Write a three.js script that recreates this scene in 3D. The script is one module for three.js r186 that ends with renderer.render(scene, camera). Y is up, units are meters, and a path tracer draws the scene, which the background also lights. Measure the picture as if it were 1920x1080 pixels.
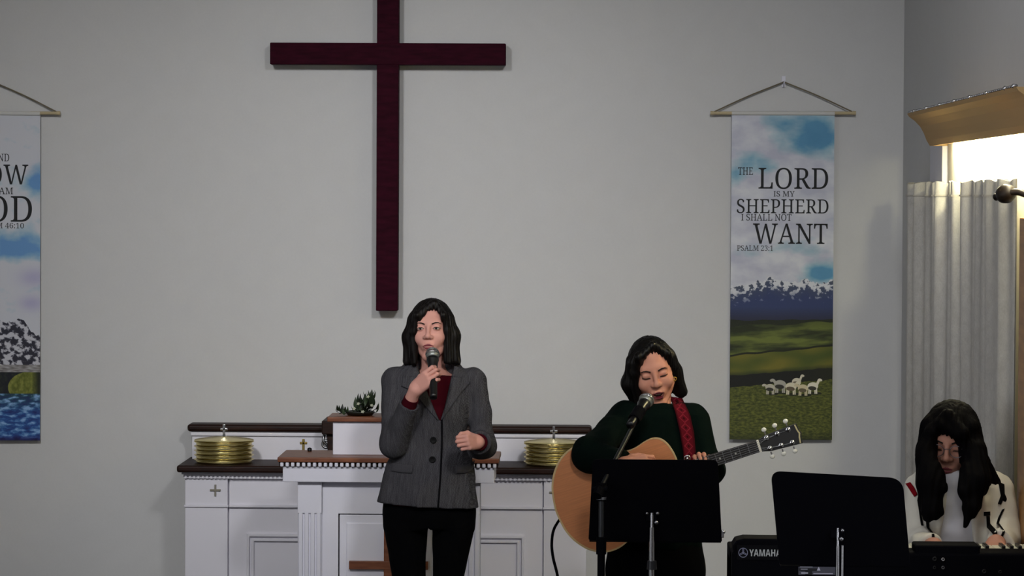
import * as THREE from 'three';
import { RectAreaLightUniformsLib } from 'three/addons/lights/RectAreaLightUniformsLib.js';
import { RoundedBoxGeometry } from 'three/addons/geometries/RoundedBoxGeometry.js';
import { ImprovedNoise } from 'three/addons/math/ImprovedNoise.js';
import { mergeGeometries } from 'three/addons/utils/BufferGeometryUtils.js';

// ---------------------------------------------------------------- camera, light, exposure
const scene = new THREE.Scene();
scene.background = new THREE.Color(0x101012);
const EYE = 1.97;                                   // camera height above the platform floor
const FOCAL = 6000;                                 // focal length in pixels of a 1920 x 1080 frame
const camera = new THREE.PerspectiveCamera(2 * Math.atan(540 / FOCAL) * 180 / Math.PI, 16 / 9, 0.1, 60);
camera.position.set(0, EYE, 0);
camera.rotation.order = 'YXZ';
camera.rotation.set(-Math.atan(176 / FOCAL), Math.atan(130 / FOCAL), 0.0049);
camera.updateMatrixWorld(true);
const renderer = new THREE.WebGLRenderer({ antialias: true });
renderer.toneMapping = THREE.LinearToneMapping;
renderer.toneMappingExposure = 1.07;
renderer.shadowMap.enabled = true;
RectAreaLightUniformsLib.init();
const CEILING = 4.1;
// ceiling panels: x, z, intensity
const PANELS = [[-2.4, -7.2, 7, 'left of the aisle nearest the platform'], [0.6, -7.2, 8, 'right of the aisle nearest the platform'], [-2.4, -3.8, 8, 'left of the aisle in mid room'], [1.2, -3.8, 8, 'right of the aisle in mid room']];
const WARM = new THREE.Color(1, 1, 1.005);
// two ceiling spots washing the platform wall: x, z, candela
const SPOTS = [[-1.9, -7.4, 41], [0.75, -7.4, 35]];
for (const [x, z, power] of SPOTS) {
  const l = new THREE.SpotLight(WARM, power, 0, 0.365, 1, 2);
  l.position.set(x, CEILING - 0.3, z); l.target.position.set(-0.7 + (x + 0.58) * 0.62, 1.4, -14.2); l.shadow.radius = 14; scene.add(l, l.target);
}
// daylight through the side windows of the room: x, z, strength
const WINDOWS = [[-5.19, -6.4, 1.0], [-5.19, -2.6, 1.0], [4.99, -6.4, 1.7], [4.99, -2.6, 1.7]];
for (const [x, z, power] of WINDOWS) {
  const l = new THREE.RectAreaLight(new THREE.Color(0.96, 0.98, 1), power, 2.6, 1.9);
  l.position.set(x - Math.sign(x) * 0.05, 1.75, z); l.lookAt(0, 1.75, z); scene.add(l);
}
for (const [x, z, power] of PANELS) {
  const l = new THREE.RectAreaLight(WARM, power, 1.2, 0.6);
  l.position.set(x, CEILING - 0.09, z); l.rotation.x = -Math.PI / 2; scene.add(l);
}
const STRIP = new THREE.RectAreaLight(new THREE.Color(1, 0.93, 0.66), 75, 2.6, 0.035);
STRIP.position.set(1.372, EYE + 0.222, -10.85); STRIP.rotation.set(-Math.PI / 2, 0, 0); STRIP.rotation.order = 'YXZ';
STRIP.rotation.set(-Math.PI / 2, 0, 0); 
const BULB = new THREE.PointLight(new THREE.Color(1, 0.93, 0.55), 2.0, 0, 2); BULB.position.set(1.372, EYE + 0.212, -11.4); scene.add(BULB);
STRIP.lookAt(1.402, EYE + 0.1, -10.85); scene.add(STRIP);

// ---------------------------------------------------------------- helpers
const V = (x, y, z) => new THREE.Vector3(x, y, z);
function at(px, py, d) {                            // the place where a sight line meets the plane z = -d
  const r = V((px - 960) / FOCAL, (540 - py) / FOCAL, -1).applyQuaternion(camera.quaternion);
  const t = -d / r.z; return V(r.x * t, EYE + r.y * t, -d);
}
let seed = 7;
const rnd = () => { seed = (seed * 1664525 + 1013904223) >>> 0; return seed / 4294967296; };
const perlin = new ImprovedNoise();
const noise = (x, y, z) => perlin.noise(x + 31.7, y + 17.3, z + 53.1);
const used = {};
const numbered = (n) => { const k = used[n] = (used[n] ?? -1) + 1; return k ? `${n}_${String(k).padStart(3, '0')}` : n; };
function tag(o, label, category, group, kind) {
  if (label) o.userData.label = label;
  if (category) o.userData.category = category;
  if (group) o.userData.group = group;
  if (kind) o.userData.kind = kind;
  return o;
}
function thing(name, label, category, pos, group) {
  const o = new THREE.Group(); o.name = numbered(name); o.position.copy(pos); scene.add(o);
  return tag(o, label, category, group);
}
// geo is in world coordinates; the part is stored relative to its thing
function part(name, geo, mat, parent, label) {
  let root = parent; while (root.parent && root.parent !== scene) root = root.parent;
  geo.translate(-root.position.x, -root.position.y, -root.position.z);
  const m = new THREE.Mesh(geo, mat); m.name = name; parent.add(m);
  if (label) m.userData.label = label;
  return m;
}
function struct(name, geo, mat) { const m = new THREE.Mesh(geo, mat); m.name = name; m.userData.kind = 'structure'; scene.add(m); return m; }
function single(name, geo, mat, label, category, group) {
  geo.computeBoundingBox(); const b = geo.boundingBox, c = V((b.min.x + b.max.x) / 2, b.min.y, (b.min.z + b.max.z) / 2);
  geo.translate(-c.x, -c.y, -c.z);
  const m = new THREE.Mesh(geo, mat); m.name = numbered(name); m.position.copy(c); scene.add(m);
  return tag(m, label, category, group);
}
function clean(g) { const h = g.index ? g.toNonIndexed() : g; for (const k of Object.keys(h.attributes)) if (!['position', 'normal', 'uv'].includes(k)) h.deleteAttribute(k); return h; }
const merge = (list) => mergeGeometries(list.map(clean));
function box(x0, x1, y0, y1, z0, z1, r = 0) {
  const w = Math.abs(x1 - x0), h = Math.abs(y1 - y0), d = Math.abs(z1 - z0);
  const rr = Math.min(r, w / 2.02, h / 2.02, d / 2.02);
  const g = rr > 0 ? new RoundedBoxGeometry(w, h, d, 2, rr) : new THREE.BoxGeometry(w, h, d);
  return g.translate((x0 + x1) / 2, (y0 + y1) / 2, (z0 + z1) / 2);
}
function rod(a, b, ra, rb = ra, n = 14) {            // a round bar from a to b
  const len = a.distanceTo(b), g = new THREE.CylinderGeometry(rb, ra, len, n);
  g.applyQuaternion(new THREE.Quaternion().setFromUnitVectors(V(0, 1, 0), b.clone().sub(a).normalize()));
  return g.translate((a.x + b.x) / 2, (a.y + b.y) / 2, (a.z + b.z) / 2);
}
const tube = (pts, r, n = 40, m = 8) => new THREE.TubeGeometry(new THREE.CatmullRomCurve3(pts), n, r, m);
const ball = (c, r, n = 16) => new THREE.SphereGeometry(r, n, n / 2 + 2).translate(c.x, c.y, c.z);
function lathe(profile, c, n = 40) { return new THREE.LatheGeometry(profile.map(([r, y]) => new THREE.Vector2(r, y)), n).translate(c.x, c.y, c.z); }
function prism(pts, z0, z1, bevel = 0) {             // outline [x, y] pushed from z0 to z1
  const s = new THREE.Shape(pts.map(([x, y]) => new THREE.Vector2(x, y)));
  return new THREE.ExtrudeGeometry(s, { depth: z1 - z0 - 2 * bevel, bevelEnabled: bevel > 0, bevelSize: bevel, bevelThickness: bevel, bevelSegments: 2, bevelOffset: -bevel, curveSegments: 10 }).translate(0, 0, z0 + bevel);
}
function frame(x0, x1, y0, y1, t, z0, z1, bevel = 0.003) {   // picture-frame moulding
  const s = new THREE.Shape([[x0, y0], [x1, y0], [x1, y1], [x0, y1]].map(([x, y]) => new THREE.Vector2(x, y)));
  s.holes.push(new THREE.Path([[x0 + t, y0 + t], [x0 + t, y1 - t], [x1 - t, y1 - t], [x1 - t, y0 + t]].map(([x, y]) => new THREE.Vector2(x, y))));
  return new THREE.ExtrudeGeometry(s, { depth: z1 - z0 - bevel, bevelEnabled: true, bevelSize: bevel, bevelThickness: bevel, bevelSegments: 1, bevelOffset: -bevel }).translate(0, 0, z0);
}
function mat(color, roughness = 0.7, extra = {}) { return new THREE.MeshPhysicalMaterial({ color: new THREE.Color(color), roughness, ...extra }); }
function canvasTexture(w, h, draw) {
  const c = document.createElement('canvas'); c.width = w; c.height = h; draw(c.getContext('2d'), w, h);
  const t = new THREE.CanvasTexture(c); t.colorSpace = THREE.SRGBColorSpace; t.magFilter = THREE.LinearFilter; return t;
}
function noiseTexture(n, fn, srgb = true) {
  const d = new Uint8Array(n * n * 4);
  for (let j = 0; j < n; j++) for (let i = 0; i < n; i++) { const c = fn(i, j), k = (j * n + i) * 4; d[k] = c[0]; d[k + 1] = c[1]; d[k + 2] = c[2]; d[k + 3] = 255; }
  const t = new THREE.DataTexture(d, n, n); t.magFilter = THREE.LinearFilter; t.wrapS = t.wrapT = THREE.RepeatWrapping;
  if (srgb) t.colorSpace = THREE.SRGBColorSpace; t.needsUpdate = true; return t;
}
function boxUV(g, s = 1) {                           // uv in metres from the dominant normal
  const h = clean(g), p = h.attributes.position, n = h.attributes.normal, uv = new Float32Array(p.count * 2);
  for (let i = 0; i < p.count; i++) {
    const ax = Math.abs(n.getX(i)), ay = Math.abs(n.getY(i)), az = Math.abs(n.getZ(i));
    const [u, v] = ay >= ax && ay >= az ? [p.getX(i), p.getZ(i)] : az >= ax ? [p.getX(i), p.getY(i)] : [p.getZ(i), p.getY(i)];
    uv[2 * i] = u * s; uv[2 * i + 1] = v * s;
  }
  h.setAttribute('uv', new THREE.BufferAttribute(uv, 2)); return h;
}
// wood: grain runs along u
function wood(dark, light, seedShift) {
  const a = new THREE.Color(dark), b = new THREE.Color(light), A = a.clone().convertLinearToSRGB(), B = b.clone().convertLinearToSRGB();
  return noiseTexture(256, (i, j) => {
    const u = i / 256 * Math.PI * 2, w = 0.5 + 0.5 * noise(Math.cos(u) * 1.2 + seedShift, Math.sin(u) * 1.2, j * 0.16) * 1.1 + 0.25 * noise(Math.cos(u) * 5, j * 0.9, seedShift);
    const t = Math.min(1, Math.max(0, w)); return [0, 1, 2].map((k) => 255 * (A.getComponent ? 0 : 0) + 255 * ([A.r, A.g, A.b][k] * (1 - t) + [B.r, B.g, B.b][k] * t));
  });
}

// ---------------------------------------------------------------- materials
const M = {
  wall: mat('#ffffff', 0.92), ceiling: mat('#d8d8d6', 0.95), carpet: mat('#201618', 1), platform: mat('#1c1412', 0.9),
  white: mat('#dedde8', 0.55), whiteWarm: mat('#e0deE6', 0.6), darkwood: mat('#ffffff', 0.5, { specularIntensity: 0.4 }), redwood: mat('#ffffff', 0.4), crosswood: mat('#ffffff', 0.7, { specularIntensity: 0.1 }),
  brass: mat('#e6d694', 0.26, { metalness: 1 }), chrome: mat('#d8d8dc', 0.2, { metalness: 1 }), steel: mat('#8f9094', 0.35, { metalness: 1 }),
  black: mat('#020207', 0.8, { specularIntensity: 0.15 }), blackGloss: mat('#08080a', 0.35), blackDeep: mat('#020204', 0.9, { specularIntensity: 0.1 }),
  bronze: mat('#1a110b', 0.5, { metalness: 0.3 }), trimwood: mat('#ffffff', 0.45), tan: mat('#c4a270', 0.85), dowel: mat('#b9a985', 0.6), cord: mat('#6e6552', 0.9),
  curtain: mat('#ffffff', 0.95), cream: mat('#f0ead6', 0.8), gold: mat('#b08c3c', 0.35, { metalness: 0.9 }),
  lamp: mat('#ffffff', 0.6, { emissive: new THREE.Color('#fff6e8'), emissiveIntensity: 1.2 }),
};
M.wall.map = noiseTexture(256, (i, j) => { const a = i / 256 * 6.2832, b = j / 256 * 6.2832; const v = 203 + 1.5 * noise(Math.cos(a) * 2, Math.sin(a) * 2 + Math.cos(b) * 2, Math.sin(b) * 2) + 2 * (rnd() - 0.5); return [v, v, v]; });
M.darkwood.map = wood('#140805', '#32170d', 3); M.redwood.map = wood('#64341e', '#8a5536', 9); M.crosswood.map = wood('#260713', '#380c1d', 14); M.trimwood.map = wood('#8a5a26', '#b07c3c', 21);
const curtainTex = noiseTexture(256, (i, j) => { const v = 196 + 16 * (rnd() - 0.5) + 9 * noise(i * 0.11, j * 0.11, 4); return [v, v - 3, v - 9]; });
M.curtain.map = curtainTex;

// ---------------------------------------------------------------- the room
const WZ = -14.2, WR = 1.42, WL = -3.14;
struct('wall_back', boxUV(box(WL - 0.2, WR + 0.2, -0.5, CEILING, WZ - 0.2, WZ)), M.wall);
struct('wall_right', boxUV(box(WR, WR + 0.2, -0.5, CEILING, WZ, -9), 0.25), M.wall);
struct('wall_left', boxUV(box(WL - 0.2, WL, -0.5, CEILING, WZ, -9)), M.wall);
struct('wall_front_right', boxUV(box(WR + 0.2, 5.2, -0.5, CEILING, -9.2, -9)), M.wall);
struct('wall_front_left', boxUV(box(-5.4, WL - 0.2, -0.5, CEILING, -9.2, -9)), M.wall);
struct('wall_side_right', boxUV(box(5, 5.2, -0.5, CEILING, -9, 3)), M.wall);
struct('wall_side_left', boxUV(box(-5.4, -5.2, -0.5, CEILING, -9, 3)), M.wall);
struct('wall_rear', boxUV(box(-5.4, 5.2, -0.5, CEILING, 3, 3.2)), M.wall);
struct('ceiling', box(-5.4, 5.2, CEILING, CEILING + 0.2, WZ - 0.2, 3.2), M.ceiling);
struct('floor', box(-5.4, 5.2, -0.7, -0.5, WZ - 0.2, 3.2), M.carpet);
struct('platform_floor', box(WL, WR, -0.5, 0, WZ, -8.3), M.platform);
for (const [x, z, , where] of PANELS) {
  const t = thing('ceiling_light', `white recessed fluorescent panel in the ceiling, ${where}`, 'ceiling light', V(x, CEILING - 0.09, z), 'ceiling panels');
  part('frame', frame(-0.64, 0.64, -0.34, 0.34, 0.04, 0, 0.05).rotateX(-Math.PI / 2).translate(x, CEILING - 0.052, z), M.white, t);
  part('diffuser', box(x - 0.6, x + 0.6, CEILING - 0.06, CEILING - 0.02, z - 0.3, z + 0.3), M.lamp, t);
}
for (const [i, [x, z]] of SPOTS.entries()) {
  const t = thing('spot_lamp', `black ceiling spot lamp aimed at the platform wall, ${i ? 'right' : 'left'} one`, 'spot lamp', V(x, CEILING - 0.3, z)), a = V(x, CEILING - 0.28, z), d = V(-0.7 + (x + 0.58) * 0.62 - x, 1.4 - CEILING + 0.3, -14.2 - z).normalize();
  part('stem', rod(V(x, CEILING, z), V(x, CEILING - 0.16, z), 0.012), M.black, t);
  part('shade', lathe([[0.055, 0], [0.06, 0.005], [0.045, 0.09], [0.02, 0.12], [0.001, 0.12], [0.001, 0.115], [0.04, 0.085], [0.055, 0]], V(0, 0, 0), 24).applyQuaternion(new THREE.Quaternion().setFromUnitVectors(V(0, -1, 0), d)).translate(a.x - d.x * 0.02, a.y - d.y * 0.02, a.z - d.z * 0.02), M.black, t);
}
for (const [i, [x, z]] of WINDOWS.entries()) {
  const s = Math.sign(x);
  struct(`window_${i + 1}`, box(x - s * 0.002, x - s * 0.03, 0.8, 2.7, z - 1.3, z + 1.3), mat('#ffffff', 0.4, { emissive: new THREE.Color('#f2f6ff'), emissiveIntensity: x < 0 ? 2 : 2.6 }));
  const f = []; for (const dz of [-1.34, -0.45, 0.45, 1.34]) f.push(box(x, x - s * 0.045, 0.72, 2.78, z + dz - 0.04, z + dz + 0.04)); for (const y of [0.76, 2.74]) f.push(box(x, x - s * 0.045, y - 0.04, y + 0.04, z - 1.38, z + 1.38));
  struct(`trim_${i + 3}`, merge(f), M.white);
}
// window side of the platform: valance, hidden tube, cream blind, casing
{
  const blind = single('roller_blind', box(WR - 0.012, WR - 0.004, 0.9, EYE + 0.3, -12.36, -9.3), M.cream, 'cream window blind lit brightly between the tan valance and the grey curtain', 'blind');
  blind.name = 'roller_blind';
  struct('trim_1', box(WR - 0.03, WR - 0.001, 0.8, EYE + 0.3, -12.83, -12.4, 0.004), M.white);
  struct('trim_2', boxUV(box(WR - 0.05, WR - 0.013, 0.0, EYE - 0.066, -10.05, -9.3, 0.004)), M.trimwood);
  // cornice profile in x (distance out of the wall) and y
  const P0 = [[1.254, EYE + 0.318], [1.262, EYE + 0.306], [1.284, EYE + 0.29], [1.305, EYE + 0.268], [1.319, EYE + 0.243], [1.33, EYE + 0.215], [1.343, EYE + 0.194], [1.352, EYE + 0.194], [1.34, EYE + 0.22], [1.33, EYE + 0.245], [1.316, EYE + 0.274], [1.295, EYE + 0.298], [1.28, EYE + 0.306], [1.4195, EYE + 0.306], [1.4195, EYE + 0.318]];
  const t = thing('window_valance', 'tan upholstered window valance with curved front above the bright window', 'valance', V(1.36, EYE + 0.19, -10.8));
  const sh = prism(P0, -12.4, -9.3, 0.0);
  part('cornice', sh, M.tan, t);
  part('end_cap', prism([...P0.slice(0, 7), [1.4195, EYE + 0.194], [1.4195, EYE + 0.318]], -12.404, -12.394), M.tan, t);
  for (let i = 0; i < 64; i++) {
    const z = -12.38 + i * 0.0485, big = i === 62 || i % 9 === 4;
    part('bead', ball(V(1.258, EYE + 0.322, z), big ? 0.0075 : 0.0045, 8), big ? M.chrome : M.steel, t);
  }
  const f = thing('strip_lamp', 'slim fluorescent tube hidden behind the tan window valance', 'lamp', V(1.372, EYE + 0.23, -10.85));
  part('tube', rod(V(1.372, EYE + 0.243, -12.15), V(1.372, EYE + 0.243, -9.55), 0.013), mat('#ffffff', 0.5, { emissive: new THREE.Color('#fff0c8'), emissiveIntensity: 2 }), f);
  part('bulb', ball(V(1.372, EYE + 0.213, -11.4), 0.011, 14), mat('#ffffff', 0.5, { emissive: new THREE.Color('#fff0c0'), emissiveIntensity: 4 }), f);
  part('bulb_holder', rod(V(1.372, EYE + 0.223, -11.4), V(1.372, EYE + 0.268, -11.4), 0.008, 0.012), M.white, f);
  part('batten', box(1.355, 1.39, EYE + 0.262, EYE + 0.305, -12.32, -9.5, 0.003), M.white, f);
}
// curtain along the side wall
{
  const top = EYE + 0.052, t = thing('curtain', 'pale grey pleated curtain hanging on a dark rod beside the window', 'curtain', V(1.34, 0.06, -12.2));
  const z0 = -13.3, z1 = -10.12, nu = 420, nv = 40, g = new THREE.BufferGeometry(), pos = [], uv = [], idx = [];
  const X = (s, v) => {
    const w = s * 3.0; const gather = 1 - 0.25 * v;
    return 1.35 + gather * 0.85 * (0.021 * Math.sin(w * 19 + 1.6 * Math.sin(w * 2.3)) + 0.012 * Math.sin(w * 43 + 2) * (1 - 0.4 * v) + 0.016 * noise(w * 2.1, v * 0.9, 3) + 0.01 * noise(w * 9, v * 1.6, 8));
  };
  for (const off of [0, 0.004]) for (let j = 0; j <= nv; j++) for (let i = 0; i <= nu; i++) {
    const s = i / nu, v = j / nv; pos.push(X(s, v) + off, top - v * (top - 0.06) + 0.004 * Math.sin(s * 140) * (j === 0 ? 1 : 0), z0 + s * (z1 - z0)); uv.push(s * 3.6, v * 1.9);
  }
  const N = (nu + 1) * (nv + 1);
  for (let j = 0; j < nv; j++) for (let i = 0; i < nu; i++) {
    const a = j * (nu + 1) + i, b = a + 1, c = a + nu + 1, d = c + 1;
    idx.push(a, b, c, b, d, c, N + a, N + c, N + b, N + b, N + c, N + d);
  }
  for (let i = 0; i < nu; i++) { idx.push(i, N + i, i + 1, i + 1, N + i, N + i + 1); }
  g.setAttribute('position', new THREE.Float32BufferAttribute(pos, 3)); g.setAttribute('uv', new THREE.Float32BufferAttribute(uv, 2)); g.setIndex(idx); g.computeVertexNormals();
  part('drape', g, M.curtain, t);
  const h = new THREE.BufferGeometry(), hp = [], hi = [];
  for (let i = 0; i <= nu; i++) for (const y of [0.046, 0.052]) { const s = i / nu; hp.push(X(s, 0) - 0.004, top - y, z0 + s * (z1 - z0)); }
  for (let i = 0; i < nu; i++) { const a = 2 * i; hi.push(a, a + 2, a + 1, a + 1, a + 2, a + 3); }
  h.setAttribute('position', new THREE.Float32BufferAttribute(hp, 3)); h.setIndex(hi); h.computeVertexNormals();
  part('hem_seam', h, mat('#b4b0a8', 0.95), t);
  const r = thing('curtain_rod', 'dark bronze curtain rod with round finial at the end of the curtain', 'curtain rod', V(1.345, EYE, -12));
  part('bar', rod(V(1.39, EYE + 0.012, -13.2), V(1.39, EYE + 0.012, -10.3), 0.008), M.bronze, r);
  const c = V(1.333, EYE + 0.009, -10.09);
  part('finial', lathe([[0.001, 0.035], [0.012, 0.034], [0.024, 0.022], [0.031, 0.0], [0.027, -0.02], [0.014, -0.034], [0.009, -0.045], [0.012, -0.055], [0.001, -0.06]], V(0, 0, 0), 24).rotateX(Math.PI / 2 - 0.2).rotateY(0.5).translate(c.x, c.y, c.z), M.bronze, r);
  part('bracket', tube([V(1.335, EYE + 0.012, -10.07), V(1.365, EYE + 0.014, -10.05), V(1.395, EYE + 0.004, -10.02), V(1.42, EYE + 0.008, -10.0)], 0.011, 16), M.bronze, r);
}

// ---------------------------------------------------------------- wall cross
{
  const d = 14.1, z0 = -14.17, z1 = -14.09, c = at(727, 101, 14.09), k = 14.09 / FOCAL;
  const t = thing('wall_cross', 'large dark red wooden cross hung high on the grey wall', 'cross', V(c.x, at(727, 583, 14.09).y, -14.13));
  part('upright', boxUV(box(c.x - 20.5 * k, c.x + 20.5 * k, at(726, 583, 14.09).y, c.y + 0.42, z0, z1, 0.004).rotateZ(0), 2).scale(1, 1, 1), M.crosswood, t);
  const arm = boxUV(box(c.x - 221 * k, c.x + 221 * k, c.y - 20.4 * k, c.y + 20.4 * k, z0 - 0.001, z1 + 0.0015, 0.004), 2);
  part('crossbar', arm, M.crosswood, t);
  part('wall_cleat', box(c.x - 0.03, c.x + 0.03, c.y - 0.5, c.y + 0.3, -14.2, z0), M.darkwood, t);
}
// ---------------------------------------------------------------- banners
function fit(g, text, x0, x1, yTop, yBase, weight = '') {
  const size = (yBase - yTop) / 0.715; g.font = `${weight} ${size}px serif`;
  const w = g.measureText(text).width; g.save(); g.translate(x0, yBase); g.scale((x1 - x0) / w, 1); g.fillText(text, 0, 0); g.restore();
}
function blotch(g, x, y, rx, ry, color, a) {
  g.save(); g.translate(x, y); g.scale(rx, ry); const r = g.createRadialGradient(0, 0, 0, 0, 0, 1);
  r.addColorStop(0, color.replace('A', a)); r.addColorStop(0.5, color.replace('A', a * 0.6)); r.addColorStop(1, color.replace('A', 0)); g.fillStyle = r; g.beginPath(); g.arc(0, 0, 1, 0, 7); g.fill(); g.restore();
}
const fbm = (x, y, s) => noise(x, y, s) + 0.5 * noise(x * 2.1, y * 2.1, s + 3) + 0.25 * noise(x * 4.3, y * 4.3, s + 6) + 0.13 * noise(x * 9, y * 9, s + 9);
const clamp = (v, a = 0, b = 1) => Math.min(b, Math.max(a, v));
const mix = (a, b, t) => [a[0] + (b[0] - a[0]) * t, a[1] + (b[1] - a[1]) * t, a[2] + (b[2] - a[2]) * t];
function paint(g, W, H, fn) { const im = g.createImageData(W, H), d = im.data; for (let j = 0; j < H; j++) for (let i = 0; i < W; i++) { const c = fn(i / 3, j / 3), k = (j * W + i) * 4; d[k] = c[0]; d[k + 1] = c[1]; d[k + 2] = c[2]; d[k + 3] = 255; } g.putImageData(im, 0, 0); }
const sum = (list, x, y) => { let v = 0; for (const [cx, cy, rx, ry, a] of list) v += a * Math.exp(-(((x - cx) / rx) ** 2 + ((y - cy) / ry) ** 2)); return v; };
const shepherdPrint = canvasTexture(564, 1836, (g, W, H) => {
  const blue = [[95, 20, 55, 26, 0.8], [165, 30, 40, 40, 1.1], [135, 60, 50, 22, 0.7], [40, 84, 34, 18, 0.9], [8, 118, 24, 24, 0.7], [70, 98, 24, 14, 0.5], [178, 200, 22, 22, 0.5], [120, 252, 60, 14, 0.45], [166, 298, 30, 20, 1.6], [30, 262, 40, 10, 0.3]], pale = [[30, 36, 40, 34, 0.7], [110, 88, 60, 14, 0.6], [100, 170, 90, 50, 0.8], [70, 290, 60, 18, 0.5]];
  paint(g, W, H, (x, y) => {
    const ridge = 322 - 16 * Math.exp(-(((x - 76) / 26) ** 2)) - 14 * Math.exp(-(((x - 136) / 20) ** 2)) - 12 * Math.exp(-(((x - 188) / 18) ** 2)) + 7 * noise(x * 0.11, 1, 1) + 3 * noise(x * 0.4, 2, 2);
    const h1 = 388 - x * 0.02 + 3 * noise(x * 0.03, 4, 4), h2 = 402 - x * 0.07 + 6 * noise(x * 0.022, 7, 1), h3 = 452 - x * 0.1 + 3 * noise(x * 0.03, 9, 1), h4 = 492 - x * 0.085 + 2 * noise(x * 0.05, 3, 9), h5 = 514 - x * 0.085 + 2 * noise(x * 0.06, 5, 9), fine = noise(x * 0.9, y * 1.4, 3);
    if (y < ridge) {
      const b = clamp(sum(blue, x, y) - 0.6 * sum(pale, x, y) + 0.4 * fbm(x * 0.02, y * 0.03, 2) - 0.12), l = clamp(0.5 + 0.8 * fbm(x * 0.02 + 5, y * 0.03, 5));
      return mix(mix([186, 188, 204], [214, 216, 222], l), mix([92, 164, 178], [46, 124, 172], clamp(b * 1.2 - 0.3)), b * 0.75);
    }
    if (y < h1) {
      const t = (y - ridge) / 34, n = fbm(x * 0.085 + y * 0.05, y * 0.1 - x * 0.03, 7) * 1.5 + 0.5 - t * 1.15, snow = clamp(n * 3 + 0.3);
      return mix(mix(mix([74, 82, 98], [50, 62, 104], clamp(t)), [40, 42, 62], clamp((y - 362) / 28)), [212, 214, 220], snow * clamp(1.3 - t));
    }
    if (y < h2) return mix([22, 28, 20], [50, 58, 28], clamp(0.3 + fine * 0.4));
    if (y < h3) { const s = clamp(0.5 + 1.1 * fbm(x * 0.012 + y * 0.012, y * 0.055, 11)); return mix([34, 42, 18], [104, 114, 50], s * (0.7 + 0.3 * clamp((y - h2) / 20)) + 0.08 * fine); }
    if (y < h3 + 3.5) return [26, 30, 14];
    if (y < h4) return mix(mix([70, 82, 26], [112, 106, 36], clamp(0.5 + noise(x * 0.02, y * 0.04, 5))), [40, 48, 18], clamp((y - h4 + 8) / 10) + 0.15 * fine);
    if (y < h5) return mix([14, 16, 14], [36, 40, 18], clamp((x - 120) / 90 + 0.3 * fine));
    const e = fbm(x * 0.16, y * 0.3, 13); return mix(mix([52, 60, 18], [104, 108, 42], clamp(0.5 + 0.8 * e)), [22, 28, 10], clamp((y - 596) / 24) * 0.7 + clamp(noise(x * 0.05, y * 0.2, 15) - 0.25));
  });
  g.scale(3, 3);                                                    // units: 188 x 612
  // a small flock
  const beast = (x, y, s, c, dark, dir, up) => {
    g.fillStyle = 'rgba(14,16,8,0.75)'; g.beginPath(); g.ellipse(x + 4 * s, y + 14 * s, 13 * s, 3 * s, 0, 0, 7); g.fill();
    g.strokeStyle = c; g.lineWidth = 2.6 * s; for (const k of [-7, -4, 4, 7]) { g.beginPath(); g.moveTo(x + k * s, y + 2 * s); g.lineTo(x + (k + 0.6 * (k % 3)) * s, y + 15 * s); g.stroke(); }
    g.fillStyle = c; g.beginPath(); g.ellipse(x, y, 10.5 * s, 8 * s, -0.08 * dir, 0, 7); g.fill();
    g.fillStyle = dark; g.beginPath(); g.ellipse(x - 1 * s, y + 4 * s, 8 * s, 4 * s, 0.1, 0, 7); g.fill();
    g.lineWidth = 5 * s; g.strokeStyle = c; g.beginPath(); g.moveTo(x + dir * 8 * s, y - 3 * s); g.lineTo(x + dir * 12 * s, y - up * s); g.stroke();
    g.beginPath(); g.fillStyle = c; g.ellipse(x + dir * 14 * s, y - (up - 0.5) * s, 4.2 * s, 2.8 * s, 0.3 * dir, 0, 7); g.fill();
  };
  beast(122, 502, 0.8, '#cfc9b6', 'rgba(70,60,44,0.7)', 1, 14); beast(74, 514, 0.85, '#bcb7a8', 'rgba(24,24,18,0.85)', -1, 6); beast(92, 508, 1.05, '#a9a69c', 'rgba(22,22,18,0.85)', -1, 8); beast(112, 512, 1.0, '#d6cfb8', 'rgba(66,54,36,0.8)', 1, 8); beast(134, 515, 0.92, '#cbbf9f', 'rgba(52,44,28,0.7)', -1, 7); beast(152, 511, 0.95, '#dcd7c6', 'rgba(24,24,18,0.85)', 1, 13);
  // lettering
  g.fillStyle = '#0b0c10';
  fit(g, 'THE', 12, 40, 101, 115); fit(g, 'LORD', 48, 180, 101, 140); fit(g, 'IS MY', 77, 116, 145, 155); fit(g, 'SHEPHERD', 9, 180, 160, 186); fit(g, 'I SHALL NOT', 18, 111, 188, 200); fit(g, 'WANT', 40, 178, 206, 244); fit(g, 'PSALM 23:1', 11, 78, 247, 257);
});
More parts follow.
